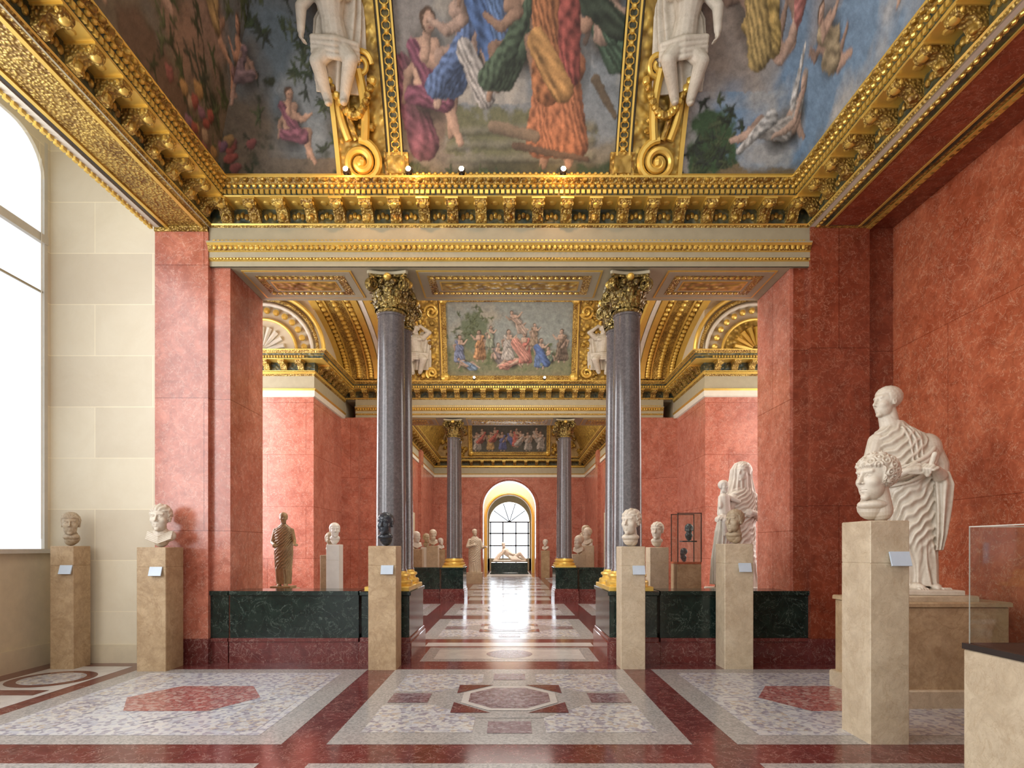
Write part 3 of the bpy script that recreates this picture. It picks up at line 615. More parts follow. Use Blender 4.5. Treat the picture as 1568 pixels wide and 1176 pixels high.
for i,(x,y,h,cl,po,f) in enumerate([(-1.3,.85,.75,(.2,.26,.45),'stand',1),(-1.1,.45,.65,(.22,.36,.55),'lie',1),(-.75,.95,.8,(.6,.3,.10),'stand',-1),(-.35,.65,.75,(.3,.26,.26),'sit',1),(-.5,1.15,.6,(.3,.35,.25),'stand',1),(-.05,.95,.85,(.55,.52,.48),'stand',1),(.05,.48,.75,(.68,.30,.22),'lie',-1),(.42,.88,.85,(.62,.18,.13),'stand',-1),(.62,1.2,.6,(.4,.3,.2),'stand',1),(.78,.75,.8,(.10,.20,.45),'stand',1),(1.05,.6,.65,(.26,.36,.26),'sit',-1),(1.35,.95,.85,(.26,.19,.13),'stand',-1),(.2,1.5,.7,(.58,.45,.36),'fly',1)]):
    c2.figure(x,y,h,cl,pose=po,flip=f,seed=i,skin=(.66,.46,.34))
c2.cap(.15,1.0,.4,.65,.12,.14,(.70,.30,.22),fold=.35); c2.cap(.7,.9,.95,.5,.08,.1,(.07,.17,.48),fold=.35); c2.warp(.015,6,17)
nu,nv=620,170; wv=np.linspace(0,WM,nv)[:,None]; P,Z=cp(wv,.35); uu=np.linspace(-1,1,nu)[None,:]*(4.3+0*P)
pts=np.stack([uu,Y2-P+0*uu,Z+0*uu],-1); gridobj('wall_fresco_far',pts.reshape(-1,3),c2.sample(uu.ravel(),np.broadcast_to(wv,uu.shape).ravel().copy()),nu,nv)
g=MB(); q=dict(Yf=Y2,sl=.35)
def frame_on(g,hw,w0,w1,t,q):
    for sx in (-1,1): patch(g,*sorted((sx*hw,sx*(hw+t))),w0-t,w1+t,.06,'goldf',**q); patch(g,*sorted((sx*(hw+t),sx*(hw+t+.03))),w0-t,w1+t,.09,'golds',**q)
    patch(g,-hw,hw,w0-t,w0,.06,'goldf',6,2,**q); patch(g,-hw,hw,w0-t-.02,w0-t,.09,'golds',6,2,**q); patch(g,-hw,hw,w1,w1+t,.06,'goldf',6,2,**q)
    for sx in (-1,1):
        for yy in (w0-t/2,w1+t/2): g.sph(S(sx*(hw+t/2),yy,.08,**q),.13,'golds',8,5)
frame_on(g,1.6,.18,1.98,.12,q)
for sx in (-1,1):
    patch(g,*sorted((sx*1.8,sx*3.0)),.02,2.3,.03,'goldb',4,14,**q)
    for (cx,cy,r) in ((1.95,1.75,.18),(2.75,1.6,.2),(2.4,1.95,.2),(2.0,.25,.15),(2.8,.3,.16),(2.4,1.45,.2)):
        g.tube([S(x,max(y,.03),.08,**q) for x,y in spiral(sx*cx,cy,r,.03,1.7,R.random()*6,24,sx)],.035,7,'golds')
    for i in range(90):
        g.sph(S(sx*R.uniform(1.85,3.0),R.uniform(.1,2.2),.06,**q),R.uniform(.03,.08),R.choice(['golds','gold','goldf']),6,4)
trim8=g.obj('trim_8')
# ------------------------------------------------------------------ room 3
w=MB(); 
for sx in (-1,1):
    a,b=sorted((sx*H3,sx*(H3+.8))); w.box(a,b,16.4,Y3,0,ZTOP,'red')
    for y in (19.5,23.5): a,b=sorted((sx*(H3-.12),sx*H3)); w.box(a,b,y-.3,y+.3,0,ZB,'redp')
    a,b=sorted((sx*(H3-.03),sx*H3)); w.box(a,b,16.4,Y3,0,.3,'dred')
    for y in (17.9,21.5): w.box(a,b,y-.7,y+.7,.6,2.7,'creamp')
w.obj('wall_gallery_sides')
path3=[(-H3,16.4),(-H3,Y3),(H3,Y3),(H3,16.4)]; cornice('trim_9',path3,fine=False,step=.5)
g=MB(); sweep(g,path3,arc2); g.obj('trim_10')
def archwall(name,y0,y1,hwall,ztop,hw,zs,k,trimk=None):
    w=MB(); N=24
    w.box(-hwall,-hw,y0,y1,0,ztop,k); w.box(hw,hwall,y0,y1,0,ztop,k)
    for i in range(N):
        a0=pi-pi*i/N; a1=pi-pi*(i+1)/N; x0,x1=hw*math.cos(a0),hw*math.cos(a1); z0,z1=zs+hw*math.sin(a0),zs+hw*math.sin(a1)
        w.raw([(x0,y0,z0),(x1,y0,z1),(x1,y0,ztop),(x0,y0,ztop),(x0,y1,z0),(x1,y1,z1),(x1,y1,ztop),(x0,y1,ztop)],[(0,1,2,3),(4,7,6,5),(0,4,5,1)],k)
    if trimk:
        P2=[(-hw-.08,y0-.02,z) for z in np.linspace(0,zs,6)]+[((hw+.08)*math.cos(a),y0-.02,zs+(hw+.08)*math.sin(a)) for a in np.linspace(pi,0,24)]+[(hw+.08,y0-.02,z) for z in np.linspace(zs,0,6)]
        w.tube(P2,.07,8,trimk)
    w.obj(name,smooth=False)
archwall('wall_end_arch',Y3,Y3+.8,4.4,ZTOP,1.26,3.3,'red','red')
archwall('wall_inner_arch',32.0,32.4,4.0,ZTOP,1.20,3.05,'creamp','golds')
c3=Canvas(-3.7,3.7,0,2.5,60,(.5,.33,.1)); n2=c3.nz(6,90,4); c3.C=np.stack([.30+.36*n2,.17+.25*n2,.03+.08*n2],-1)
c3.rect(-1.75,1.75,.25,1.75,(.10,.10,.08),.02)
for i in range(11):
    c3.figure(-1.5+i*.3,.85+R.uniform(-.1,.15),.95,R.choice([(.6,.12,.08),(.12,.16,.45),(.6,.55,.5),(.5,.3,.08),(.1,.3,.25)]),pose=R.choice(['stand','sit']),flip=R.choice((-1,1)),seed=i,skin=(.62,.42,.3))
nu,nv=300,90; wv=np.linspace(0,WM,nv)[:,None]; P,Z=cp(wv,.35); uu=np.linspace(-1,1,nu)[None,:]*(H3+0*P)
gridobj('wall_fresco_gallery_end',np.stack([uu,Y3-P+0*uu,Z+0*uu],-1).reshape(-1,3),c3.sample(uu.ravel(),np.broadcast_to(wv,uu.shape).ravel().copy()),nu,nv)
g=MB(); frame_on(g,1.75,.25,1.7,.13,dict(Yf=Y3,sl=.35))
for sx in (-1,1):
    for i in range(40): g.sph(S(sx*R.uniform(2.0,3.4),R.uniform(.1,2.2),.06,Yf=Y3,sl=.35),R.uniform(.06,.14),'gold',6,4)
g.obj('trim_11')
w=MB()
for sx in (-1,1):
    for i in range(8):
        a,b=cp(i*.3,.6),cp((i+1)*.3,.6)
        w.raw([(sx*(H3-a[0]),16.4,a[1]),(sx*(H3-a[0]),Y3,a[1]),(sx*(H3-b[0]),Y3,b[1]),(sx*(H3-b[0]),16.4,b[1])],[(0,1,2,3)],'goldb')
w.obj('ceiling_cove_gallery')
w=MB(); w.box(-3.2,-3,Y3+.8,36,0,ZTOP,'creamp'); w.box(3,3.2,Y3+.8,36,0,ZTOP,'creamp')
w.box(-3.2,3.2,36,36.2,0,.7,'creamp'); w.obj('wall_end_room')
archwall('wall_window_end',36.0,36.3,3.2,ZTOP,1.22,2.95,'creamp')
w=MB(); w.box(-1.22,1.22,36.2,36.24,.7,4.2,'winend')
w.box(-1.22,1.22,36.05,36.1,.66,.73,'frame')
for x in (-1.16,-.4,.4,1.16): w.box(x-.04,x+.04,36.1,36.15,.7,2.95,'dark')
for z in (1.5,2.25,2.95): w.box(-1.22,1.22,36.1,36.15,z-.04,z+.04,'dark')
for a in np.linspace(0,pi,6)[1:-1]: w.tube([(0,36.12,2.95),(1.2*math.cos(a),36.12,2.95+1.2*math.sin(a))],.03,6,'dark')
w.obj('window_5')
# ------------------------------------------------------------------ parapets + column pedestals
def parapet(name,x0,x1,y0,y1):
    w=MB(); w.box(x0,x1,y0-.02,y1+.02,0,.26,'dred'); w.box(x0,x1,y0-.035,y1+.03,.26,.30,'dred'); w.box(x0,x1,y0,y1,.30,.82,'green')
    w.box(x0,x1,y0-.03,y1+.03,.82,.87,'green'); return w.obj(name)
parapet('marble_parapet',-3.395,-1.83,7.14,7.55); parapet('marble_parapet',1.83,3.41,7.14,7.55)
def colped(name,x0,x1,y0,y1):
    w=MB(); w.cbox(x0-.03,x1+.03,y0-.03,y1+.03,0,.26,'dred',.01); w.cbox(x0-.015,x1+.015,y0-.015,y1+.015,.26,.31,'dred',.01)
    w.cbox(x0,x1,y0,y1,.31,.82,'green',.01); w.cbox(x0-.02,x1+.02,y0-.02,y1+.02,.82,.87,'green',.01); w.obj(name)
for y in (YF-.02,Y2-.02):
    colped('column_pedestal',-1.79,-1.21,y,y+1.15); colped('column_pedestal',1.21,1.79,y,y+1.15)
parapet('marble_parapet',-3.38,-1.83,15.42,15.8); parapet('marble_parapet',1.83,3.38,15.42,15.8)
# ------------------------------------------------------------------ column
def column_mesh():
    w=MB(); z0=0; Ht=ZS-.87-.026
    w.cbox(-.27,.27,-.27,.27,0,.05,'golds',.006)
    w.lathe((0,0,0),[(.255,.05),(.265,.07),(.265,.10),(.252,.118),(.225,.122),(.215,.14),(.222,.158),(.235,.162),(.242,.178),(.235,.196),(.212,.202),(.202,.215),(.195,.235)],40,'golds')
    hs=Ht-.50
    prof=[(.200,.235),(.193,.25),(.186,.27)]
    for i in range(1,13):
        t=i/12; prof.append((.186-.024*t**1.6,.27+(hs-.27)*t))
    prof+=[(.172,hs+.005),(.172,hs+.03),(.162,hs+.035)]
    w.lathe((0,0,0),prof,48,'granite')
    w.lathe((0,0,0),[(.168,hs+.03),(.185,hs+.045),(.185,hs+.065),(.170,hs+.08),(.168,hs+.12),(.17,hs+.3),(.20,hs+.36),(.23,hs+.40),(.21,hs+.43)],32,'bronzeg')
    for row,(zz,hh,n,rr) in enumerate(((hs+.08,.15,10,.175),(hs+.12,.22,10,.18))):
        for i in range(n):
            a=2*pi*(i+.5*row)/n; ca,sa=math.cos(a),math.sin(a)
            vs=[];fs=[]
            for j in range(6):
                t=j/5; r=rr+.015+.06*t**3; z=zz+hh*(t if t<.85 else .85-(t-.85)*.4); wd=.05*(1-.5*t**2)*(1+.25*math.sin(t*12))
                for s_,dr in ((-1,0),(0,.014),(1,0)): vs.append(((r+dr)*ca-s_*wd*sa,(r+dr)*sa+s_*wd*ca,z))
            for j in range(5):
                for k in range(2): fs.append((j*3+k,j*3+k+1,(j+1)*3+k+1,(j+1)*3+k))
            w.raw(vs,fs,'bronzeg')
    for i in range(4):
        a=pi/4+i*pi/2; ca,sa=math.cos(a),math.sin(a)
        P2=spiral(.270,hs+.345,.075,.012,1.9,pi/2,34,-1)
        for off in (-.028,0,.028):
            w.tube([(r*ca-off*sa,r*sa+off*ca,z) for r,z in P2],[.022-.010*k/34 for k in range(35)],7,'bronzeg')
        w.tube([(r*ca,r*sa,z) for r,z in ((.12,hs+.40),(.2,hs+.425),(.27,hs+.42))],.028,7,'bronzeg')
        a=i*pi/2; w.sph((.225*math.cos(a),.225*math.sin(a),hs+.43),(.05,.05,.045),'golds',8,6)
        for sgn in (-1,1): 
            t=a+sgn*.35; w.sph((.225*math.cos(t),.225*math.sin(t),hs+.37),(.035,.035,.04),'bronzeg',8,6)
    out=[]
    for i in range(4):
        a=pi/4+i*pi/2; c0=Vector((math.cos(a),math.sin(a)))*.365; c1=Vector((math.cos(a+pi/2),math.sin(a+pi/2)))*.365
        for t in np.linspace(.06,.94,9):
            m_=c0.lerp(c1,float(t)); nrm=(c0+c1).normalized(); out.append(m_-nrm*.05*math.sin(pi*t))
    N=len(out)
    for (za,zb,k,sc) in ((hs+.435,hs+.465,'bronzeg',.94),(hs+.465,Ht,'grayc',1.0)):
        vs=[(p.x*sc,p.y*sc,za) for p in out]+[(p.x*sc,p.y*sc,zb) for p in out]
        w.raw(vs,[tuple(reversed(range(N))),tuple(range(N,2*N))]+[(i,(i+1)%N,N+(i+1)%N,N+i) for i in range(N)],k)
    return w.mesh('marble_column')
cm=column_mesh()
for y in (7.40,7.95,15.68,16.18):
    for x in (-1.49,1.48): link('marble_column',cm,None,(x,y,.87))
# ------------------------------------------------------------------ sculpted head: smooth-blended distance field, traced radially
def V3(*a): return np.array(a,float)
def sell(P,c,r):
    q=P-V3(*c); r=V3(*r); k0=np.linalg.norm(q/r,axis=1); k1=np.linalg.norm(q/(r*r),axis=1)+1e-9; return k0*(k0-1)/k1
def scap(P,a,b,r0,r1=None):
    r1=r0 if r1 is None else r1; a=V3(*a);b=V3(*b); d=b-a; t=np.clip(((P-a)@d)/(d@d),0,1); return np.linalg.norm(P-a-t[:,None]*d,axis=1)-(r0+(r1-r0)*t)
def smin(a,b,k): h=np.clip(.5+.5*(b-a)/k,0,1); return b*(1-h)+a*h-k*h*(1-h)
def ssub(a,b,k): return -smin(-a,b,k)
HC={}
def head_verts(hair,seed,male,beard,nu,nv):
    key=(hair,seed,male,beard,nu,nv)
    if key in HC: return HC[key]
    th=np.linspace(0,pi,nv+2)[1:-1]; ph=np.linspace(0,2*pi,nu,endpoint=False); T,F=np.meshgrid(th,ph,indexing='ij')
    d=np.stack([np.sin(T)*np.cos(F),np.sin(T)*np.sin(F),np.cos(T)],-1).reshape(-1,3); d=np.vstack([d,[[0,0,1],[0,0,-1]]])
    O=V3(0,.0,-.02); rr=np.random.RandomState(seed)
    n={'short':230,'curly':150,'wild':95,'bun':10}[hair]; rc={'short':.075,'curly':.10,'wild':.135,'bun':.1}[hair]; A={'short':.022,'curly':.045,'wild':.085,'bun':0}[hair]
    i=np.arange(n); zz=1-2*(i+.5)/n; aa=i*2.39996+rr.rand(n)*.25; zz=np.clip(zz+rr.randn(n)*.02,-1,1); pc=np.stack([np.sqrt(1-zz**2)*np.cos(aa),np.sqrt(1-zz**2)*np.sin(aa),zz],-1)
    dm=np.sqrt(np.maximum(0,2-2*(d@pc.T)))*.42; d1=dm.min(1)
    curl=A*np.clip(1-(d1/rc)**2,0,1)*(.72+.28*np.cos(d1*95))
    jaw=1.06 if male else .94
    def f(P):
        ax=P.copy(); ax[:,0]=np.abs(ax[:,0])
        s=sell(P,(0,.07,.13),(.33,.41,.36)); s=smin(s,sell(P,(0,-.10,-.12),(.255,.265,.36)),.07)
        s=smin(s,sell(P,(0,-.10,-.29),(.205*jaw,.225,.17)),.07); s=smin(s,sell(P,(0,-.295,-.415),(.085*jaw,.075,.07)),.06)
        s=smin(s,sell(ax,(.155,-.21,-.08),(.11,.11,.11)),.06)
        s=smin(s,scap(ax,(.0,-.335,.135),(.19,-.275,.150),.040,.032),.05)
        s=ssub(s,sell(ax,(.115,-.375,.055),(.075,.070,.042)),.045)
        s=smin(s,sell(ax,(.115,-.262,.045),(.062,.062,.055)),.012)
        s=smin(s,scap(ax,(.055,-.312,.055),(.115,-.336,.082),.010),.012); s=smin(s,scap(ax,(.115,-.336,.082),(.180,-.285,.055),.010),.012)
        s=smin(s,scap(ax,(.060,-.310,.025),(.120,-.325,.012),.007),.012)
        s=smin(s,scap(P,(0,-.335,.11),(0,-.445,-.085),.026,.040),.03); s=smin(s,sell(ax,(.045,-.375,-.105),(.028,.036,.026)),.025)
        s=smin(s,scap(ax,(0,-.352,-.222),(.075,-.305,-.240),.024,.014),.02); s=smin(s,scap(ax,(0,-.345,-.283),(.055,-.305,-.272),.026,.014),.02)
        s=ssub(s,scap(ax,(0,-.385,-.252),(.090,-.325,-.256),.009),.010); s=ssub(s,sell(P,(0,-.375,-.345),(.06,.03,.022)),.03)
        e=sell(ax,(.325,.05,-.03),(.035,.075,.115)); e=ssub(e,sell(ax,(.365,.035,-.02),(.03,.04,.065)),.015); s=smin(s,e,.02)
        if hair=='bun':
            ang=np.arctan2(P[:,0],P[:,2]-.02); cu=.030*(.5+.5*np.cos(ang*15+1.3*np.sin(P[:,1]*16)))
        else: cu=curl
        hh=sell(P,(0,.09,.16),(.355,.42,.365))-cu
        top=P[:,2]-(.285+.10*np.clip(np.abs(P[:,0])*-1.0+.25,0,.25)*(1 if hair=='bun' else 0)); g=np.maximum(top,np.minimum(P[:,1]+.06+.25*np.clip(P[:,2]-.1,0,.3),P[:,2]+.36))
        hh=np.maximum(hh,-g*.9-.02); s=smin(s,hh,.025)
        if hair=='bun': s=smin(s,sell(P,(0,.50,.0),(.14,.14,.15))+.012*np.cos(P[:,2]*60),.03)
        if beard:
            bb=sell(P,(0,-.13,-.33),(.25,.25,.24))-curl*.6-.01; gb=np.minimum(-.20-P[:,2]-.3*np.clip(.3+P[:,1],0,1),.02-P[:,1]); s=smin(s,np.maximum(bb,-gb),.03)
        return s
    r=np.full(len(d),.95)
    for _ in range(34): r=np.maximum(r-.75*f(O+d*r[:,None]),.05)
    P=O+d*r[:,None]; fs=[]
    idx=np.arange(nv*nu).reshape(nv,nu); nx=np.roll(idx,-1,1); q=np.stack([idx[:-1],idx[1:],nx[1:],nx[:-1]],-1).reshape(-1,4).tolist()
    a=nv*nu; q+=[[a,int(idx[0,i]),int(nx[0,i])] for i in range(nu)]+[[a+1,int(nx[-1,i]),int(idx[-1,i])] for i in range(nu)]
    HC[key]=(P,q); return HC[key]
class PB:
    def __init__(s): s.v=[];s.f=[];s.M=Matrix()
    def add(s,vs,fs):
        o=len(s.v); s.v+=[tuple(s.M@Vector(p)) for p in vs]; s.f+=[tuple(a+o for a in f) for f in fs]
    def cap(s,p0,p1,r0,r1,n=18):
        p0=Vector(p0);p1=Vector(p1); d=(p1-p0); d=d.normalized() if d.length>1e-6 else Vector((0,0,1)); u=d.orthogonal().normalized(); w=d.cross(u)
        rings=[(p0,-math.sin(t),math.cos(t),r0) for t in (pi*.45,pi*.36,pi*.25,pi*.12,0)]+[(p1,math.sin(t),math.cos(t),r1) for t in (0,pi*.12,pi*.25,pi*.36,pi*.45)]
        vs=[];fs=[]
        for c,a,b,r in rings:
            for i in range(n): t=2*pi*i/n; vs.append(c+d*a*r+(u*math.cos(t)+w*math.sin(t))*b*r)
        L=len(rings)
        for j in range(L-1):
            for i in range(n): i2=(i+1)%n; fs.append((j*n+i,j*n+i2,(j+1)*n+i2,(j+1)*n+i))
        fs.append(tuple(reversed(range(n)))); fs.append(tuple((L-1)*n+i for i in range(n))); s.add(vs,fs)
    def chain(s,pts,rad,n=14):
        if not hasattr(rad,'__len__'): rad=[rad]*len(pts)
        for i in range(len(pts)-1): s.cap(pts[i],pts[i+1],rad[i],rad[i+1],n)
    def ell(s,c,r,rot=None,n=24,m=16):
        vs=[];fs=[]; Q=rot.to_matrix() if rot else Matrix.Identity(3); c=Vector(c)
        vs.append(c+Q@Vector((0,0,r[2])))
        for j in range(1,m):
            t=pi*j/m
            for i in range(n): a=2*pi*i/n; vs.append(c+Q@Vector((r[0]*math.sin(t)*math.cos(a),r[1]*math.sin(t)*math.sin(a),r[2]*math.cos(t))))
        vs.append(c-Q@Vector((0,0,r[2]))); L=len(vs)-1
        for i in range(n):
            i2=(i+1)%n; fs.append((0,1+i,1+i2)); fs.append((L,L-n+i2,L-n+i))
            for j in range(m-2): fs.append((1+j*n+i,1+(j+1)*n+i,1+(j+1)*n+i2,1+j*n+i2))
        s.add(vs,fs)
    def box(s,x0,x1,y0,y1,z0,z1):
        vs=[(x,y,z) for z in (z0,z1) for y in (y0,y1) for x in (x0,x1)]
        s.add(vs,[(0,2,3,1),(4,5,7,6),(0,1,5,4),(2,6,7,3),(0,4,6,2),(1,3,7,5)])
    def bake(s,name,voxel,mat,it=2,clamp=True):
        me=bpy.data.meshes.new('tmp'); me.from_pydata(s.v,[],s.f); o=bpy.data.objects.new('tmp',me); scene.collection.objects.link(o)
        m=o.modifiers.new('r','REMESH'); m.mode='VOXEL'; m.voxel_size=voxel; m.use_smooth_shade=True
        if it: q=o.modifiers.new('s','SMOOTH'); q.factor=.5; q.iterations=it
        dg=bpy.context.evaluated_depsgraph_get(); out=bpy.data.meshes.new_from_object(o.evaluated_get(dg)); out.name=name
        bpy.data.objects.remove(o)
        if clamp:
            co=np.empty(len(out.vertices)*3,np.float32); out.vertices.foreach_get('co',co); co=co.reshape(-1,3); co[:,2]-=co[:,2].min(); out.vertices.foreach_set('co',co.ravel())
        out.materials.clear(); out.materials.append(M[mat]); out.polygons.foreach_set('use_smooth',[True]*len(out.polygons)); out.polygons.foreach_set('material_index',[0]*len(out.polygons)); out.update()
        return out
def head(pb,c,h,yaw=0,tilt=0,nod=0,hair='short',seed=0,neck=True,beard=False,male=True,res=(150,110)):
    old=pb.M.copy()
    pb.M=old@Matrix.Translation(c)@Euler((nod,tilt,yaw)).to_matrix().to_4x4()@Matrix.Scale(h,4)
    P,q=head_verts(hair,seed,male,beard,*res); pb.add(P.tolist(),q)
    if neck: pb.cap((0,.07,-.22),(0,.13,-.72),.205 if male else .175,.245 if male else .21,24)
    pb.M=old
def hand(pb,w,d,up,s,curl=.5):
    w=Vector(w);d=Vector(d).normalized();up=Vector(up); up=(up-d*up.dot(d)).normalized(); sd=d.cross(up)
    pb.cap(w,w+d*.05*s,.026*s,.030*s,8)
    for i in range(4):
        b=w+d*.07*s+sd*(i-1.5)*.022*s; L=(.75,.9,.85,.68)[i]*.045*s
        pb.cap(w+sd*(i-1.5)*.012*s,b,.016*s,.012*s,7); m=b+(d*math.cos(curl)-up*math.sin(curl))*L; e=m+(d*math.cos(curl*2.2)-up*math.sin(curl*2.2))*L
        pb.chain([b,m,e],[.012*s,.0105*s,.009*s],7)
    t=w+d*.02*s-sd*.03*s; pb.chain([t,t+(d-sd*.8-up*.2).normalized()*.04*s,t+(d-sd*.4-up*.6).normalized()*.07*s],[.015*s,.013*s,.010*s],7)
def bust_mesh(name,mat,H,yaw,hair,seed,tilt=0,nod=0,voxel=.0036,beard=False,male=True,chest=False,res=(150,110)):
    pb=PB(); h=H*(.70 if chest else .80); cz=H-h*.56
    head(pb,(0,0,cz),h,yaw,tilt,nod,hair,seed,True,beard,male,res)
    nz=cz-h*.5
    if chest:
        pb.ell((0,h*.12,nz*.55),(h*.46,h*.28,nz*.66)); pb.cap((-h*.30,h*.12,nz*.62),(h*.30,h*.12,nz*.62),h*.2,h*.2)
        pb.cap((0,h*.1,0.02),(0,h*.1,nz*.7),h*.26,h*.3)
        for k in range(5): pb.chain([(-h*.42,-.012*k,nz*1.0-.02*k),(0,-h*.2,nz*.55-.02*k),(h*.42,-.012*k,nz*1.05-.02*k)],.010,9)
    else:
        pb.cap((0,h*.12,.02),(0,h*.11,nz),h*.29,h*.22,24); pb.ell((0,h*.04,.035),(h*.34,h*.27,.045))
    return pb.bake(name,voxel,mat,2)
# ---- drapery: lofted body with displacement folds
def interpv(rows,z):
    A=np.array(rows); return [np.interp(z,A[:,0],A[:,i]) for i in range(1,5)]
def rid(ph,sh=1.5): return (.5+.5*np.cos(2*pi*ph))**sh
def ss(a,b,x): t=np.clip((x-a)/(b-a),0,1); return t*t*(3-2*t)
def robe(pb,rows,fn,n=220,L=170):
    z=np.linspace(rows[0][0],rows[-1][0],L+1)[:,None]; th=np.linspace(-pi,pi,n,endpoint=False)[None,:]
    cx,cy,rx,ry=interpv(rows,z); e=fn(th+0*z,z+0*th)
    X=cx+(rx+e)*np.cos(th); Y=cy+(ry+e)*np.sin(th); Zz=z+0*th; vs=np.stack([X,Y,Zz],-1).reshape(-1,3).tolist()
    idx=np.arange((L+1)*n).reshape(L+1,n); nx=np.roll(idx,-1,1); fs=np.stack([idx[:-1],nx[:-1],nx[1:],idx[1:]],-1).reshape(-1,4).tolist()
    fs.append(list(reversed(range(n)))); fs.append([L*n+i for i in range(n)]); pb.add(vs,fs)
def togafn(H,nvf=15,amp=1.0,seed=0,chest=.62,knee=.30,dirn=1):
    def fn(th,z):
        u=z/H; s=dirn*(((th+pi/2)+pi)%(2*pi)-pi)/(pi/2)
        wob=.22*np.sin(3*th+9*u+seed)+.14*np.sin(7*th-14*u+seed*2)+.10*np.sin(11*th+23*u)
        va=.018*amp*H*(.75+.35*np.sin(5*th+seed)); vert=rid(nvf*th/(2*pi)+1.1*u+wob)*va+.5*rid(nvf*1.0*th/(2*pi)+.45+1.4*u+wob*1.5,3)*va
        U=rid((u-.17*s+.085*(1-s*s))/.046+wob*.7,1.7)*.0135*amp*H
        leg=rid((u-.26*s+.04*(1-s*s))/.062+wob,1.7)*.0145*amp*H
        fm=1-ss(1.15,1.7,np.abs(s)); mc=ss(chest-.06,chest+.04,u)*fm; ml=ss(knee-.10,knee+.08,u)*(1-ss(chest-.06,chest+.04,u))*fm
        e=mc*U+ml*leg+(1-np.clip(mc+ml,0,1))*vert*(.35+.65*(1-ss(.75,.95,u)))
        e=e*(1-ss(.93,1.0,u))+.016*H*np.exp(-((s+.35)/.35)**2-((u-.34)/.10)**2)
        return e-.004*H
    return fn
def surf(rows,th,z,off=0):
    cx,cy,rx,ry=[float(a) for a in interpv(rows,z)]; return (cx+(rx+off)*math.cos(th),cy+(ry+off)*math.sin(th),z)
def foldpath(pb,rows,th0,z0,th1,z1,r0,r1,sag=.1,off=.012,n=14):
    pts=[];rad=[]
    for i in range(n+1):
        t=i/n; pts.append(surf(rows,th0+(th1-th0)*t,z0+(z1-z0)*t-sag*math.sin(pi*t),off)); rad.append((r0+(r1-r0)*t)*(.6+.4*math.sin(pi*min(1,t*1.3+.05))))
    pb.chain(pts,rad,10)
vfold=lambda amp,n,seed=0:(lambda th,z: rid(n*th/(2*pi)+.2*np.sin(3*th+z*6+seed)+.5*z,1.5)*amp)
D=math.radians
# --- togatus
pb=PB()
rows=[(.07,.10,0,.17,.16),(.3,.10,0,.165,.155),(.6,.09,0,.19,.165),(.9,.06,0,.23,.18),(1.1,.03,0,.25,.18),(1.3,.0,0,.26,.17),(1.42,-.03,0,.25,.155),(1.50,-.06,0,.20,.13),(1.57,-.09,0,.13,.10),(1.62,-.10,0,.09,.085)]
robe(pb,rows,togafn(1.62,17,1.05,1))
for k in range(4): foldpath(pb,rows,D(0-k*5),1.50-k*.03,D(-165+k*4),1.10-k*.035,.026,.018,.07+.015*k,.016)
for k in range(3): foldpath(pb,rows,D(-60-k*14),1.55,D(-80-k*8),1.22,.012,.012,.0,.006)
pb.chain([(-.24,0,1.43),(-.315,-.02,1.20),(-.30,-.06,1.08)],[.085,.072,.064]); pb.chain([(-.30,-.06,1.08),(-.20,-.24,1.08),(-.11,-.30,1.12)],[.062,.046,.032]); hand(pb,(-.11,-.30,1.12),(1,-.25,.1),(0,-1,.3),1.25,.6)
pb.ell((.18,-.01,1.34),(.13,.13,.16)); pb.chain([(.19,0,1.40),(.27,-.02,1.20),(.26,-.05,1.06)],[.10,.095,.085]); pb.chain([(.26,-.05,1.06),(.19,-.22,1.08),(.10,-.31,1.13)],[.08,.058,.034]); hand(pb,(.10,-.31,1.13),(-.8,-.5,.3),(0,-.3,1),1.2,1.0)
pb.cap((.02,-.35,1.07),(.06,-.38,1.25),.022,.022)
r2=[(.40,.22,-.10,.03,.05),(.55,.225,-.11,.05,.08),(.8,.235,-.12,.065,.105),(1.0,.245,-.12,.075,.115),(1.12,.24,-.10,.055,.085)]
robe(pb,r2,vfold(.024,9,2),120,80)
head(pb,(-.17,-.02,1.80),.29,yaw=-1.35,nod=.05,hair='short',seed=4)
pb.cap((-.10,0,1.50),(-.155,-.0,1.66),.105,.075)
pb.ell((.02,-.16,.06),(.05,.13,.04)); pb.ell((.20,-.12,.06),(.05,.12,.04),Euler((0,0,-.3)))
for f in range(4):
    pb.ell((-.015+f*.022,-.275,.05),(.013,.03,.016),n=8,m=6); pb.ell((.21+f*.02,-.22,.05),(.013,.03,.016),n=8,m=6)
pb.box(-.20,.34,-.32,.22,0,.045); pb.box(.18,.28,-.02,.18,.03,.5)
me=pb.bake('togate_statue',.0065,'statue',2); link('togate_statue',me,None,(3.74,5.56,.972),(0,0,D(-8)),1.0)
w=MB(); w.cbox(3.26,4.40,5.08,6.0,0,.16,'trav2',.012); w.cbox(3.30,4.36,5.12,5.96,.16,.88,'trav',.012); w.cbox(3.28,4.38,5.10,5.98,.88,.92,'trav',.01); w.cbox(3.45,4.15,5.18,5.92,.92,.97,'trav2',.01); w.obj('statue_pedestal')
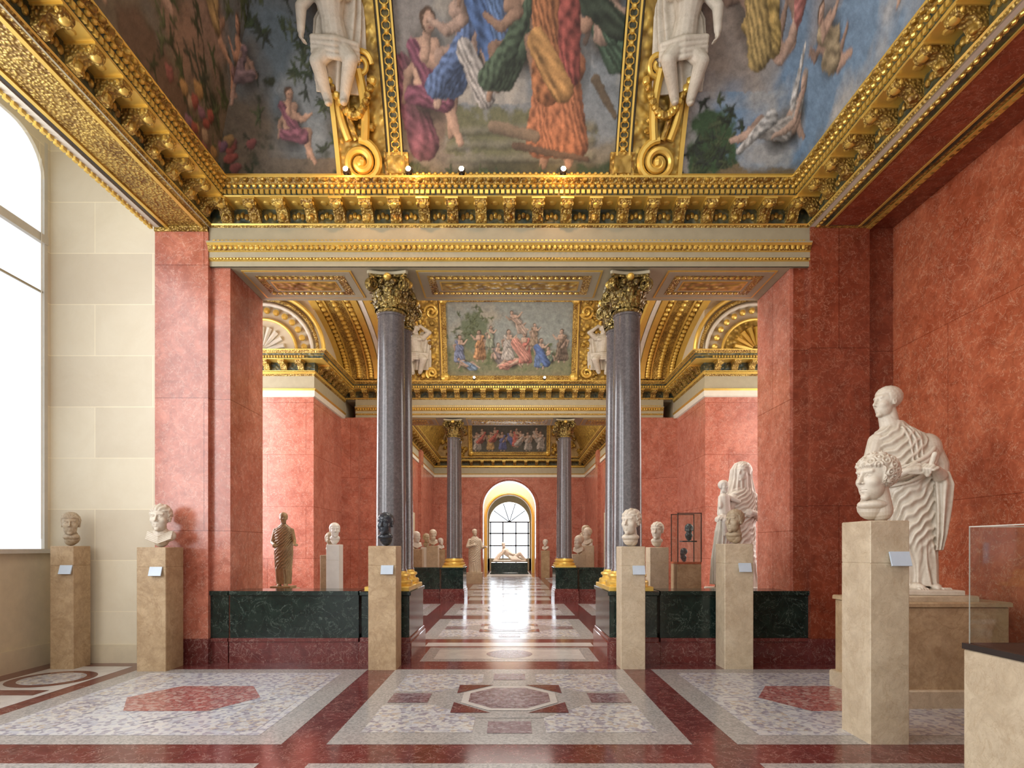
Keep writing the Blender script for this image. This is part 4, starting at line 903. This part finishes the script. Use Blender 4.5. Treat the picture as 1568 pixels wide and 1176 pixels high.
# --- draped woman with child
pb=PB()
rows=[(.05,0,0,.31,.25),(.3,.0,0,.29,.23),(.6,.0,0,.27,.22),(.9,.02,0,.255,.20),(1.1,.04,0,.25,.19),(1.35,.06,0,.24,.17),(1.48,.08,0,.20,.14),(1.56,.09,0,.13,.10),(1.62,.09,0,.09,.08)]
robe(pb,rows,togafn(1.62,17,1.1,5))
head(pb,(.10,-.02,1.80),.29,yaw=-1.0,hair='bun',seed=5,male=False)
rv=[(1.2,.10,.06,.26,.17),(1.5,.10,.06,.22,.16),(1.7,.11,.07,.16,.15),(1.85,.12,.07,.15,.145),(1.95,.12,.06,.09,.09),(1.975,.12,.05,.03,.03)]
robe(pb,rv,vfold(.018,16,3),160,90)
pb.cap((.10,0,1.5),(.10,0,1.65),.09,.07)
pb.chain([(-.08,-.05,1.38),(-.26,-.10,1.12),(-.36,-.22,1.10)],[.09,.07,.05]); hand(pb,(-.36,-.22,1.10),(-1,-.2,0),(0,0,1),1.1,.7)
pb.chain([(-.30,-.16,1.16),(-.29,-.14,1.38)],[.10,.085]); head(pb,(-.29,-.14,1.56),.19,yaw=.2,hair='curly',seed=8)
pb.chain([(-.28,-.16,1.15),(-.36,-.28,1.05),(-.34,-.26,.85)],[.06,.05,.03]); pb.chain([(-.24,-.16,1.15),(-.26,-.30,1.05),(-.25,-.28,.85)],[.06,.05,.03])
pb.chain([(-.34,-.14,1.40),(-.38,-.2,1.26)],[.04,.03]); pb.chain([(-.22,-.14,1.40),(-.08,-.2,1.34)],[.04,.028])
r2=[(.1,-.34,-.02,.07,.10),(.5,-.32,-.05,.08,.11),(.9,-.28,-.10,.09,.12),(1.1,-.25,-.10,.07,.10)]; robe(pb,r2,vfold(.028,10,1),120,80)
pb.chain([(.26,0,1.42),(.33,-.05,1.12),(.14,-.26,1.16)],[.09,.07,.04]); hand(pb,(.14,-.26,1.16),(-1,-.1,.2),(0,-1,0),1.1,.6)
pb.box(-.4,.36,-.3,.26,0,.05)
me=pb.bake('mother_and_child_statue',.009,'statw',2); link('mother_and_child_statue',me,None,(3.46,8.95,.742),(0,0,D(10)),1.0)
w=MB(); w.cbox(3.0,3.95,8.55,9.4,0,.74,'trav',.01); w.obj('statue_pedestal')
# --- bronze togate boy
pb=PB()
rows=[(.04,0,0,.10,.09),(.3,0,0,.115,.10),(.5,0,0,.13,.11),(.7,0,0,.13,.10),(.82,0,0,.135,.09),(.88,0,0,.10,.07),(.93,0,0,.05,.05)]
robe(pb,rows,togafn(.93,15,1.0,7),160,120)
head(pb,(0,-.01,1.02),.17,yaw=.3,hair='short',seed=6,res=(100,70))
pb.chain([(.12,0,.84),(.17,-.03,.68),(.22,-.17,.63)],[.035,.028,.018]); hand(pb,(.22,-.17,.63),(.6,-1,.1),(0,0,1),.7,.4)
pb.chain([(-.12,0,.84),(-.16,-.02,.66),(-.08,-.13,.62)],[.035,.03,.02]); hand(pb,(-.08,-.13,.62),(.3,-1,.1),(0,0,1),.7,.7)
pb.ell((-.04,-.07,.03),(.025,.06,.02)); pb.ell((.05,-.06,.03),(.025,.06,.02))
pb.box(-.15,.15,-.14,.12,-.02,.015)
me=pb.bake('bronze_boy_statue',.006,'bronze',1); link('bronze_boy_statue',me,None,(-3.36,8.75,.792),(0,0,0),1.0)
def pedestal(x0,x1,y0,y1,h,k='trav',label=True,name='stone_pedestal',seam=.22,lz=None):
    w=MB(); w.cbox(x0,x1,y0,y1,0,h-seam-.004,k,.006); w.box(x0+.004,x1-.004,y0+.004,y1-.004,h-seam-.006,h-seam+.002,k); w.cbox(x0,x1,y0,y1,h-seam,h,k,.006)
    o=w.obj(name)
    if label:
        cx=(x0+x1)/2+.06; z=lz or h-.27; l=MB()
        vs=[(cx-.07,y0-.045,z-.05),(cx+.07,y0-.045,z-.05),(cx+.07,y0-.012,z+.05),(cx-.07,y0-.012,z+.05)]
        vs+=[(a,b+.012,c_-.004) for a,b,c_ in vs]; l.raw(vs,[(0,1,2,3),(7,6,5,4),(0,4,5,1),(1,5,6,2),(2,6,7,3),(3,7,4,0)],'label')
        l.box(cx-.02,cx+.02,y0-.02,y0,z-.01,z+.01,'dark'); l.obj('label',parent=o)
    return o
pedestal(3.36-6.9,-3.18,8.6,8.95,.79,'trav',False)
pedestal(-5.27,-5.0,6.74,7.02,1.415); link('marble_bust',bust_mesh('b1','aged',.33,.55,'curly',1),None,(-5.13,6.87,1.416))
pedestal(-4.20,-3.87,6.62,6.98,1.40); link('marble_bust',bust_mesh('b2','statue',.45,.0,'bun',2,male=False,chest=True),None,(-4.04,6.80,1.401),(0,0,.15))
pedestal(-1.61,-1.29,6.70,7.02,1.415); link('basalt_bust',bust_mesh('b3','black',.33,-.2,'short',3),None,(-1.45,6.86,1.416))
pedestal(1.28,1.56,6.74,7.04,1.41,'trav2'); link('marble_bust',bust_mesh('b4','statue',.38,-.7,'bun',4,male=False),None,(1.42,6.88,1.411))
pedestal(2.47,2.80,6.74,7.04,1.44,'trav2'); link('marble_bust',bust_mesh('b5','aged',.34,-.95,'short',5),None,(2.63,6.88,1.441))
pedestal(2.56,2.84,4.17,4.53,1.59,'trav2',seam=.3); link('marble_bust',bust_mesh('b6','statue',.42,-1.3,'wild',6,voxel=.003,nod=.05,res=(220,160)),None,(2.71,4.36,1.591))
pedestal(-2.90,-2.64,9.0,9.26,1.28,'trav',False); link('marble_bust',bust_mesh('b7','aged',.30,.3,'curly',7,voxel=.006,res=(80,60)),None,(-2.77,9.12,1.281))
pedestal(-2.65,-2.46,8.5,8.7,1.44,'wped',False); link('marble_bust',bust_mesh('b8','statw',.27,.4,'short',8,voxel=.006,res=(80,60)),None,(-2.555,8.6,1.441))
pedestal(2.08,2.36,8.7,8.98,1.40,'trav2',False); link('marble_bust',bust_mesh('b9','statue',.33,-.5,'bun',9,voxel=.006,male=False,res=(80,60)),None,(2.22,8.84,1.401))
bm=[bust_mesh('ba','statw',.38,.3,'curly',11,voxel=.010,chest=True,res=(60,44)),bust_mesh('bb','statue',.40,-.4,'short',12,voxel=.010,chest=True,beard=True,res=(60,44)),bust_mesh('bc','aged',.36,0,'bun',13,voxel=.010,male=False,res=(60,44))]
for i,(x,y,h) in enumerate([(-2.75,17.4,1.35),(-2.55,19.6,1.45),(-3.1,22,1.4),(-3.1,26.6,1.3),(2.35,17.8,1.45),(2.5,19.2,1.6),(2.75,20.8,1.45),(2.9,22.6,1.7),(3.05,24.6,1.5),(1.65,27.0,1.25),(2.0,17.0,1.2)]):
    pedestal(x-.19,x+.19,y-.19,y+.19,h,('trav','trav2','wped')[i%3],False); link('marble_bust',bm[i%3],None,(x,y,h+.001),(0,0,(-.5 if x>0 else .5)),1.25)
pb=PB(); rows=[(.05,0,0,.24,.2),(.5,0,0,.23,.19),(.9,0,0,.24,.18),(1.3,.0,0,.22,.15),(1.45,0,0,.1,.09)]
robe(pb,rows,togafn(1.45,15,1.2,9),120,90)
head(pb,(0,-.02,1.6),.27,yaw=.3,hair='curly',seed=15,res=(60,44))
pb.chain([(.2,0,1.3),(.3,-.05,1.0),(.38,-.25,1.05)],[.07,.055,.035]); pb.chain([(-.2,0,1.3),(-.3,-.05,1.05),(-.1,-.22,1.1)],[.07,.055,.035]); hand(pb,(.38,-.25,1.05),(.5,-1,0),(0,0,1),1.1); hand(pb,(-.1,-.22,1.1),(1,-.3,.2),(0,-1,0),1.1)
sm=pb.bake('draped_statue',.013,'statue',1)
pedestal(-1.65,-1.05,22.6,23.2,.42,'trav2',False,'statue_pedestal'); link('draped_statue',sm,None,(-1.35,22.9,.422),(0,0,.2),1.0)
pb=PB(); pb.box(-1.0,1.0,-.35,.35,0,.08)
pb.chain([(.35,0,.28),(.05,-.02,.38),(-.25,0,.62)],[.20,.20,.23]); pb.cap((-.25,0,.68),(-.33,-.02,.88),.12,.08); head(pb,(-.36,-.04,1.02),.30,yaw=.4,hair='curly',seed=16,beard=True,res=(60,44))
pb.chain([(.35,-.1,.26),(.62,-.22,.50),(.95,-.15,.16)],[.15,.11,.06]); pb.chain([(.35,.1,.24),(.7,.08,.22),(1.0,.05,.15)],[.15,.11,.06])
pb.chain([(-.30,-.18,.68),(-.48,-.22,.42),(-.62,-.25,.22)],[.09,.07,.04]); pb.chain([(-.18,.15,.70),(-.02,-.15,.55),(.2,-.24,.45)],[.09,.07,.04]); hand(pb,(.2,-.24,.45),(1,0,-.2),(0,-1,0),1.2); hand(pb,(-.62,-.25,.22),(-1,0,-.3),(0,0,1),1.2)
for k in range(6): pb.chain([(.0+.08*k,-.22,.30),(.12+.08*k,-.30,.16),(.2+.1*k,-.32,.08)],[.06,.05,.04])
pb.chain([(-.8,.1,.1),(-.6,.1,.4),(-.5,.1,.5)],[.16,.14,.12])
rm=pb.bake('reclining_river_god_statue',.018,'statw',2); link('reclining_river_god_statue',rm,None,(0,31.0,.602),(0,0,0),.86)
w=MB(); w.cbox(-1.0,1.0,30.5,31.5,0,.08,'green',.01); w.cbox(-.95,.95,30.55,31.45,.08,.60,'green',.01); w.obj('statue_plinth')
def youth(name,seed,sx=1):
    pb=PB(); k_=1.18
    pel=(0,-.12,.42)
    C=lambda pts,r: pb.chain(pts,[x*k_ for x in r])
    C([pel,(.02,-.12,.60),(.03,-.10,.78)],[.105,.09,.125]); pb.cap((-.10*1,-.10,.83),(.16,-.10,.83),.075,.075)
    pb.ell((-.05,-.20,.78),(.07,.04,.05)); pb.ell((.11,-.20,.78),(.07,.04,.05))
    C([pel,(.17,-.22,.22),(.10,-.14,-.10)],[.085,.062,.038]); C([pel,(-.14,-.24,.26),(-.05,-.14,-.08)],[.085,.062,.038])
    pb.ell((.10,-.18,-.13),(.035,.07,.03)); pb.ell((-.05,-.18,-.11),(.035,.07,.03))
    C([(.17,-.10,.82),(.29,-.16,.66),(.30,-.2,.46)],[.055,.045,.03]); C([(-.12,-.10,.82),(-.26,-.14,.96),(-.12,-.14,1.10)],[.055,.045,.03])
    hand(pb,(.30,-.2,.46),(0,-.3,-1),(1,0,0),.9); hand(pb,(-.12,-.14,1.10),(1,0,.4),(0,-1,0),.9)
    pb.cap((.03,-.1,.86),(.02,-.12,.96),.06,.05); head(pb,(.02,-.13,1.04),.21,yaw=.5,hair='curly',seed=seed,res=(90,66))
    rr=[(-.02,-.02,-.03,.22,.07),(.3,-.02,-.04,.24,.09),(.6,-.04,-.03,.22,.08),(.9,-.12,-.02,.12,.06),(1.0,-.16,-.02,.05,.03)]; robe(pb,rr,vfold(.03,13,4),130,90)
    for k in range(4): pb.chain([(-.20,-.16,.40-.04*k),(0,-.25,.42-.05*k),(.20,-.2,.42-.04*k)],[.03,.032,.03])
    return pb.bake(name,.009,'stucco',2,False)
ym=youth('stucco_youth_figure',21)
for sx in (-1,1):
    x,y,z=S(sx*1.90,.90,.05); link('stucco_youth_figure',ym,trim4,(x,y,z),(D(30),0,D(-8*sx)),(sx*1.12,1.05,1.0))
    x,y,z=S(sx*2.35,.22,.05,Yf=Y2,sl=.35); link('stucco_youth_figure',ym,trim8,(x,y,z+.12),(D(14),0,0),(sx*1.25,1.1,.92))
def spot(x,y,z):
    w=MB(); w.lathe((x,y,z),[(.02,0),(.02,.03),(.035,.035),(.04,.05),(.04,.09),(.034,.094)],16,'dark')
    vs=[(x+.03*math.cos(a),y-.042,z+.07+.03*math.sin(a)) for a in np.linspace(0,2*pi,13)[:-1]]; w.raw(vs,[tuple(range(12))],'lampglass'); w.raw([(a,b+.03,c_) for a,b,c_ in vs]+vs,[(i,(i+1)%12,12+(i+1)%12,12+i) for i in range(12)],'dark')
    w.obj('spotlight')
for x in (-1.88,-1.16,-.55,.62): spot(x,YF-.34,5.672)
spot(-.9,Y2-.34,5.672); spot(.9,Y2-.34,5.672)
w=MB(); w.cbox(2.78,3.7,1.4,3.6,0,.78,'trav2',.008); w.box(2.775,3.705,1.395,3.605,.78,.815,'dark'); o=w.obj('display_case')
g=MB(); t=.008
g.box(2.80,2.80+t,1.42,3.58,.815,1.52,'glass'); g.box(3.68-t,3.68,1.42,3.58,.815,1.52,'glass'); g.box(2.80,3.68,3.58-t,3.58,.815,1.52,'glass'); g.box(2.80,3.68,1.42,1.42+t,.815,1.52,'glass'); g.box(2.80,3.68,1.42,3.58,1.52,1.52+t,'glass')
for x in (2.80,3.676): g.box(x,x+.004,3.576,3.581,.815,1.528,'frame')
g.box(2.80,3.68,3.576,3.581,1.522,1.528,'frame'); g.box(2.799,2.803,1.42,3.58,1.522,1.528,'frame'); g.obj('glass_cover',parent=o,smooth=False)
w=MB(); w.cbox(2.5,2.86,8.75,9.1,0,1.15,'trav',.008); w.box(2.5,2.86,8.75,9.1,1.15,1.18,'redwall'); w.box(2.62,2.84,8.9,9.05,1.48,1.50,'dark'); o=w.obj('display_case')
g=MB(); g.box(2.5,2.506,8.75,9.1,1.18,1.9,'glass'); g.box(2.854,2.86,8.75,9.1,1.18,1.9,'glass'); g.box(2.5,2.86,8.75,8.756,1.18,1.9,'glass'); g.box(2.5,2.86,8.75,9.1,1.9,1.906,'glass'); 
for x in (2.5,2.848): 
    for y in (8.738,9.09): g.box(x,x+.012,y,y+.012,1.18,1.91,'dark')
for y in (8.738,9.09): g.box(2.5,2.86,y,y+.012,1.9,1.912,'dark')
g.obj('glass_cover',parent=o,smooth=False)
bk=bust_mesh('b10','black',.22,-.3,'short',31,voxel=.006,res=(80,60)); link('bronze_head',bk,o,(2.74,8.97,1.50)); link('bronze_head_small',bk,o,(2.64,8.92,1.18),(0,0,-.6),.8)
w=MB(); w.box(-4.95,-4.83,YA-.05,YA-.041,1.05,1.5,'label'); w.obj('wall_sign')
# ------------------------------------------------------------------ lights
def area(name,loc,rot,sx,sy,e,col=(1,.95,.87)):
    l=bpy.data.lights.new(name,'AREA'); l.shape='RECTANGLE'; l.size=sx; l.size_y=sy; l.energy=e; l.color=col
    o=bpy.data.objects.new(name,l); scene.collection.objects.link(o); o.location=loc; o.rotation_euler=rot; return o
area('ceiling_light_1',(0,2.0,7.6),(0,0,0),3.5,5,150)  # unseen overhead fills, added to brighten each room; no fixture there
area('ceiling_light_2',(0,10.5,7.7),(0,0,0),4,3.5,260)
area('ceiling_light_3',(0,21.5,7.6),(0,0,0),3.5,7,450)
area('ceiling_light_4',(0,30.2,7.5),(0,0,0),2.5,2,520)
area('window_daylight_1',(-5.40,4.0,3.6),(0,D(-90),0),4.2,2.2,200,(.95,.97,1))
area('window_daylight_2',(-5.40,.5,3.6),(0,D(-90),0),4.2,3.2,300,(.95,.97,1))  # added lamp that goes with the added second window
def pt(name,loc,e,col,r=.05):
    l=bpy.data.lights.new(name,'POINT'); l.energy=e; l.color=col; l.shadow_soft_size=r; o=bpy.data.objects.new(name,l); scene.collection.objects.link(o); o.location=loc
for i,x in enumerate((-1.88,-1.10,.62)): pt('spot_glow_%d'%i,(x,YF-.62,5.62),9,(1,.50,.16),.02)
pt('room_glow',(0,9.2,6.9),70,(1,.84,.6),.3); pt('gallery_glow',(0,18,6.6),80,(1,.84,.6),.3)  # hidden fill points, added to brighten the far coves
W=bpy.data.worlds.new('World'); scene.world=W; W.use_nodes=True; bg=W.node_tree.nodes['Background']; bg.inputs[0].default_value=(1,.98,.95,1); bg.inputs[1].default_value=1.15
# ------------------------------------------------------------------ camera
cam=bpy.data.cameras.new('camera'); co=bpy.data.objects.new('camera',cam); scene.collection.objects.link(co)
z_,px_,py_=ZOOM
co.location=(0,0,1.4); co.rotation_euler=(D(90),0,0); cam.sensor_width=36; cam.lens=36*900/1568*z_; cam.shift_x=(px_-780)/1568*z_; cam.shift_y=(838-py_)/1568*z_; cam.clip_start=.05
scene.camera=co
scene.view_settings.view_transform='Standard'; scene.view_settings.look='None'; scene.view_settings.exposure=0
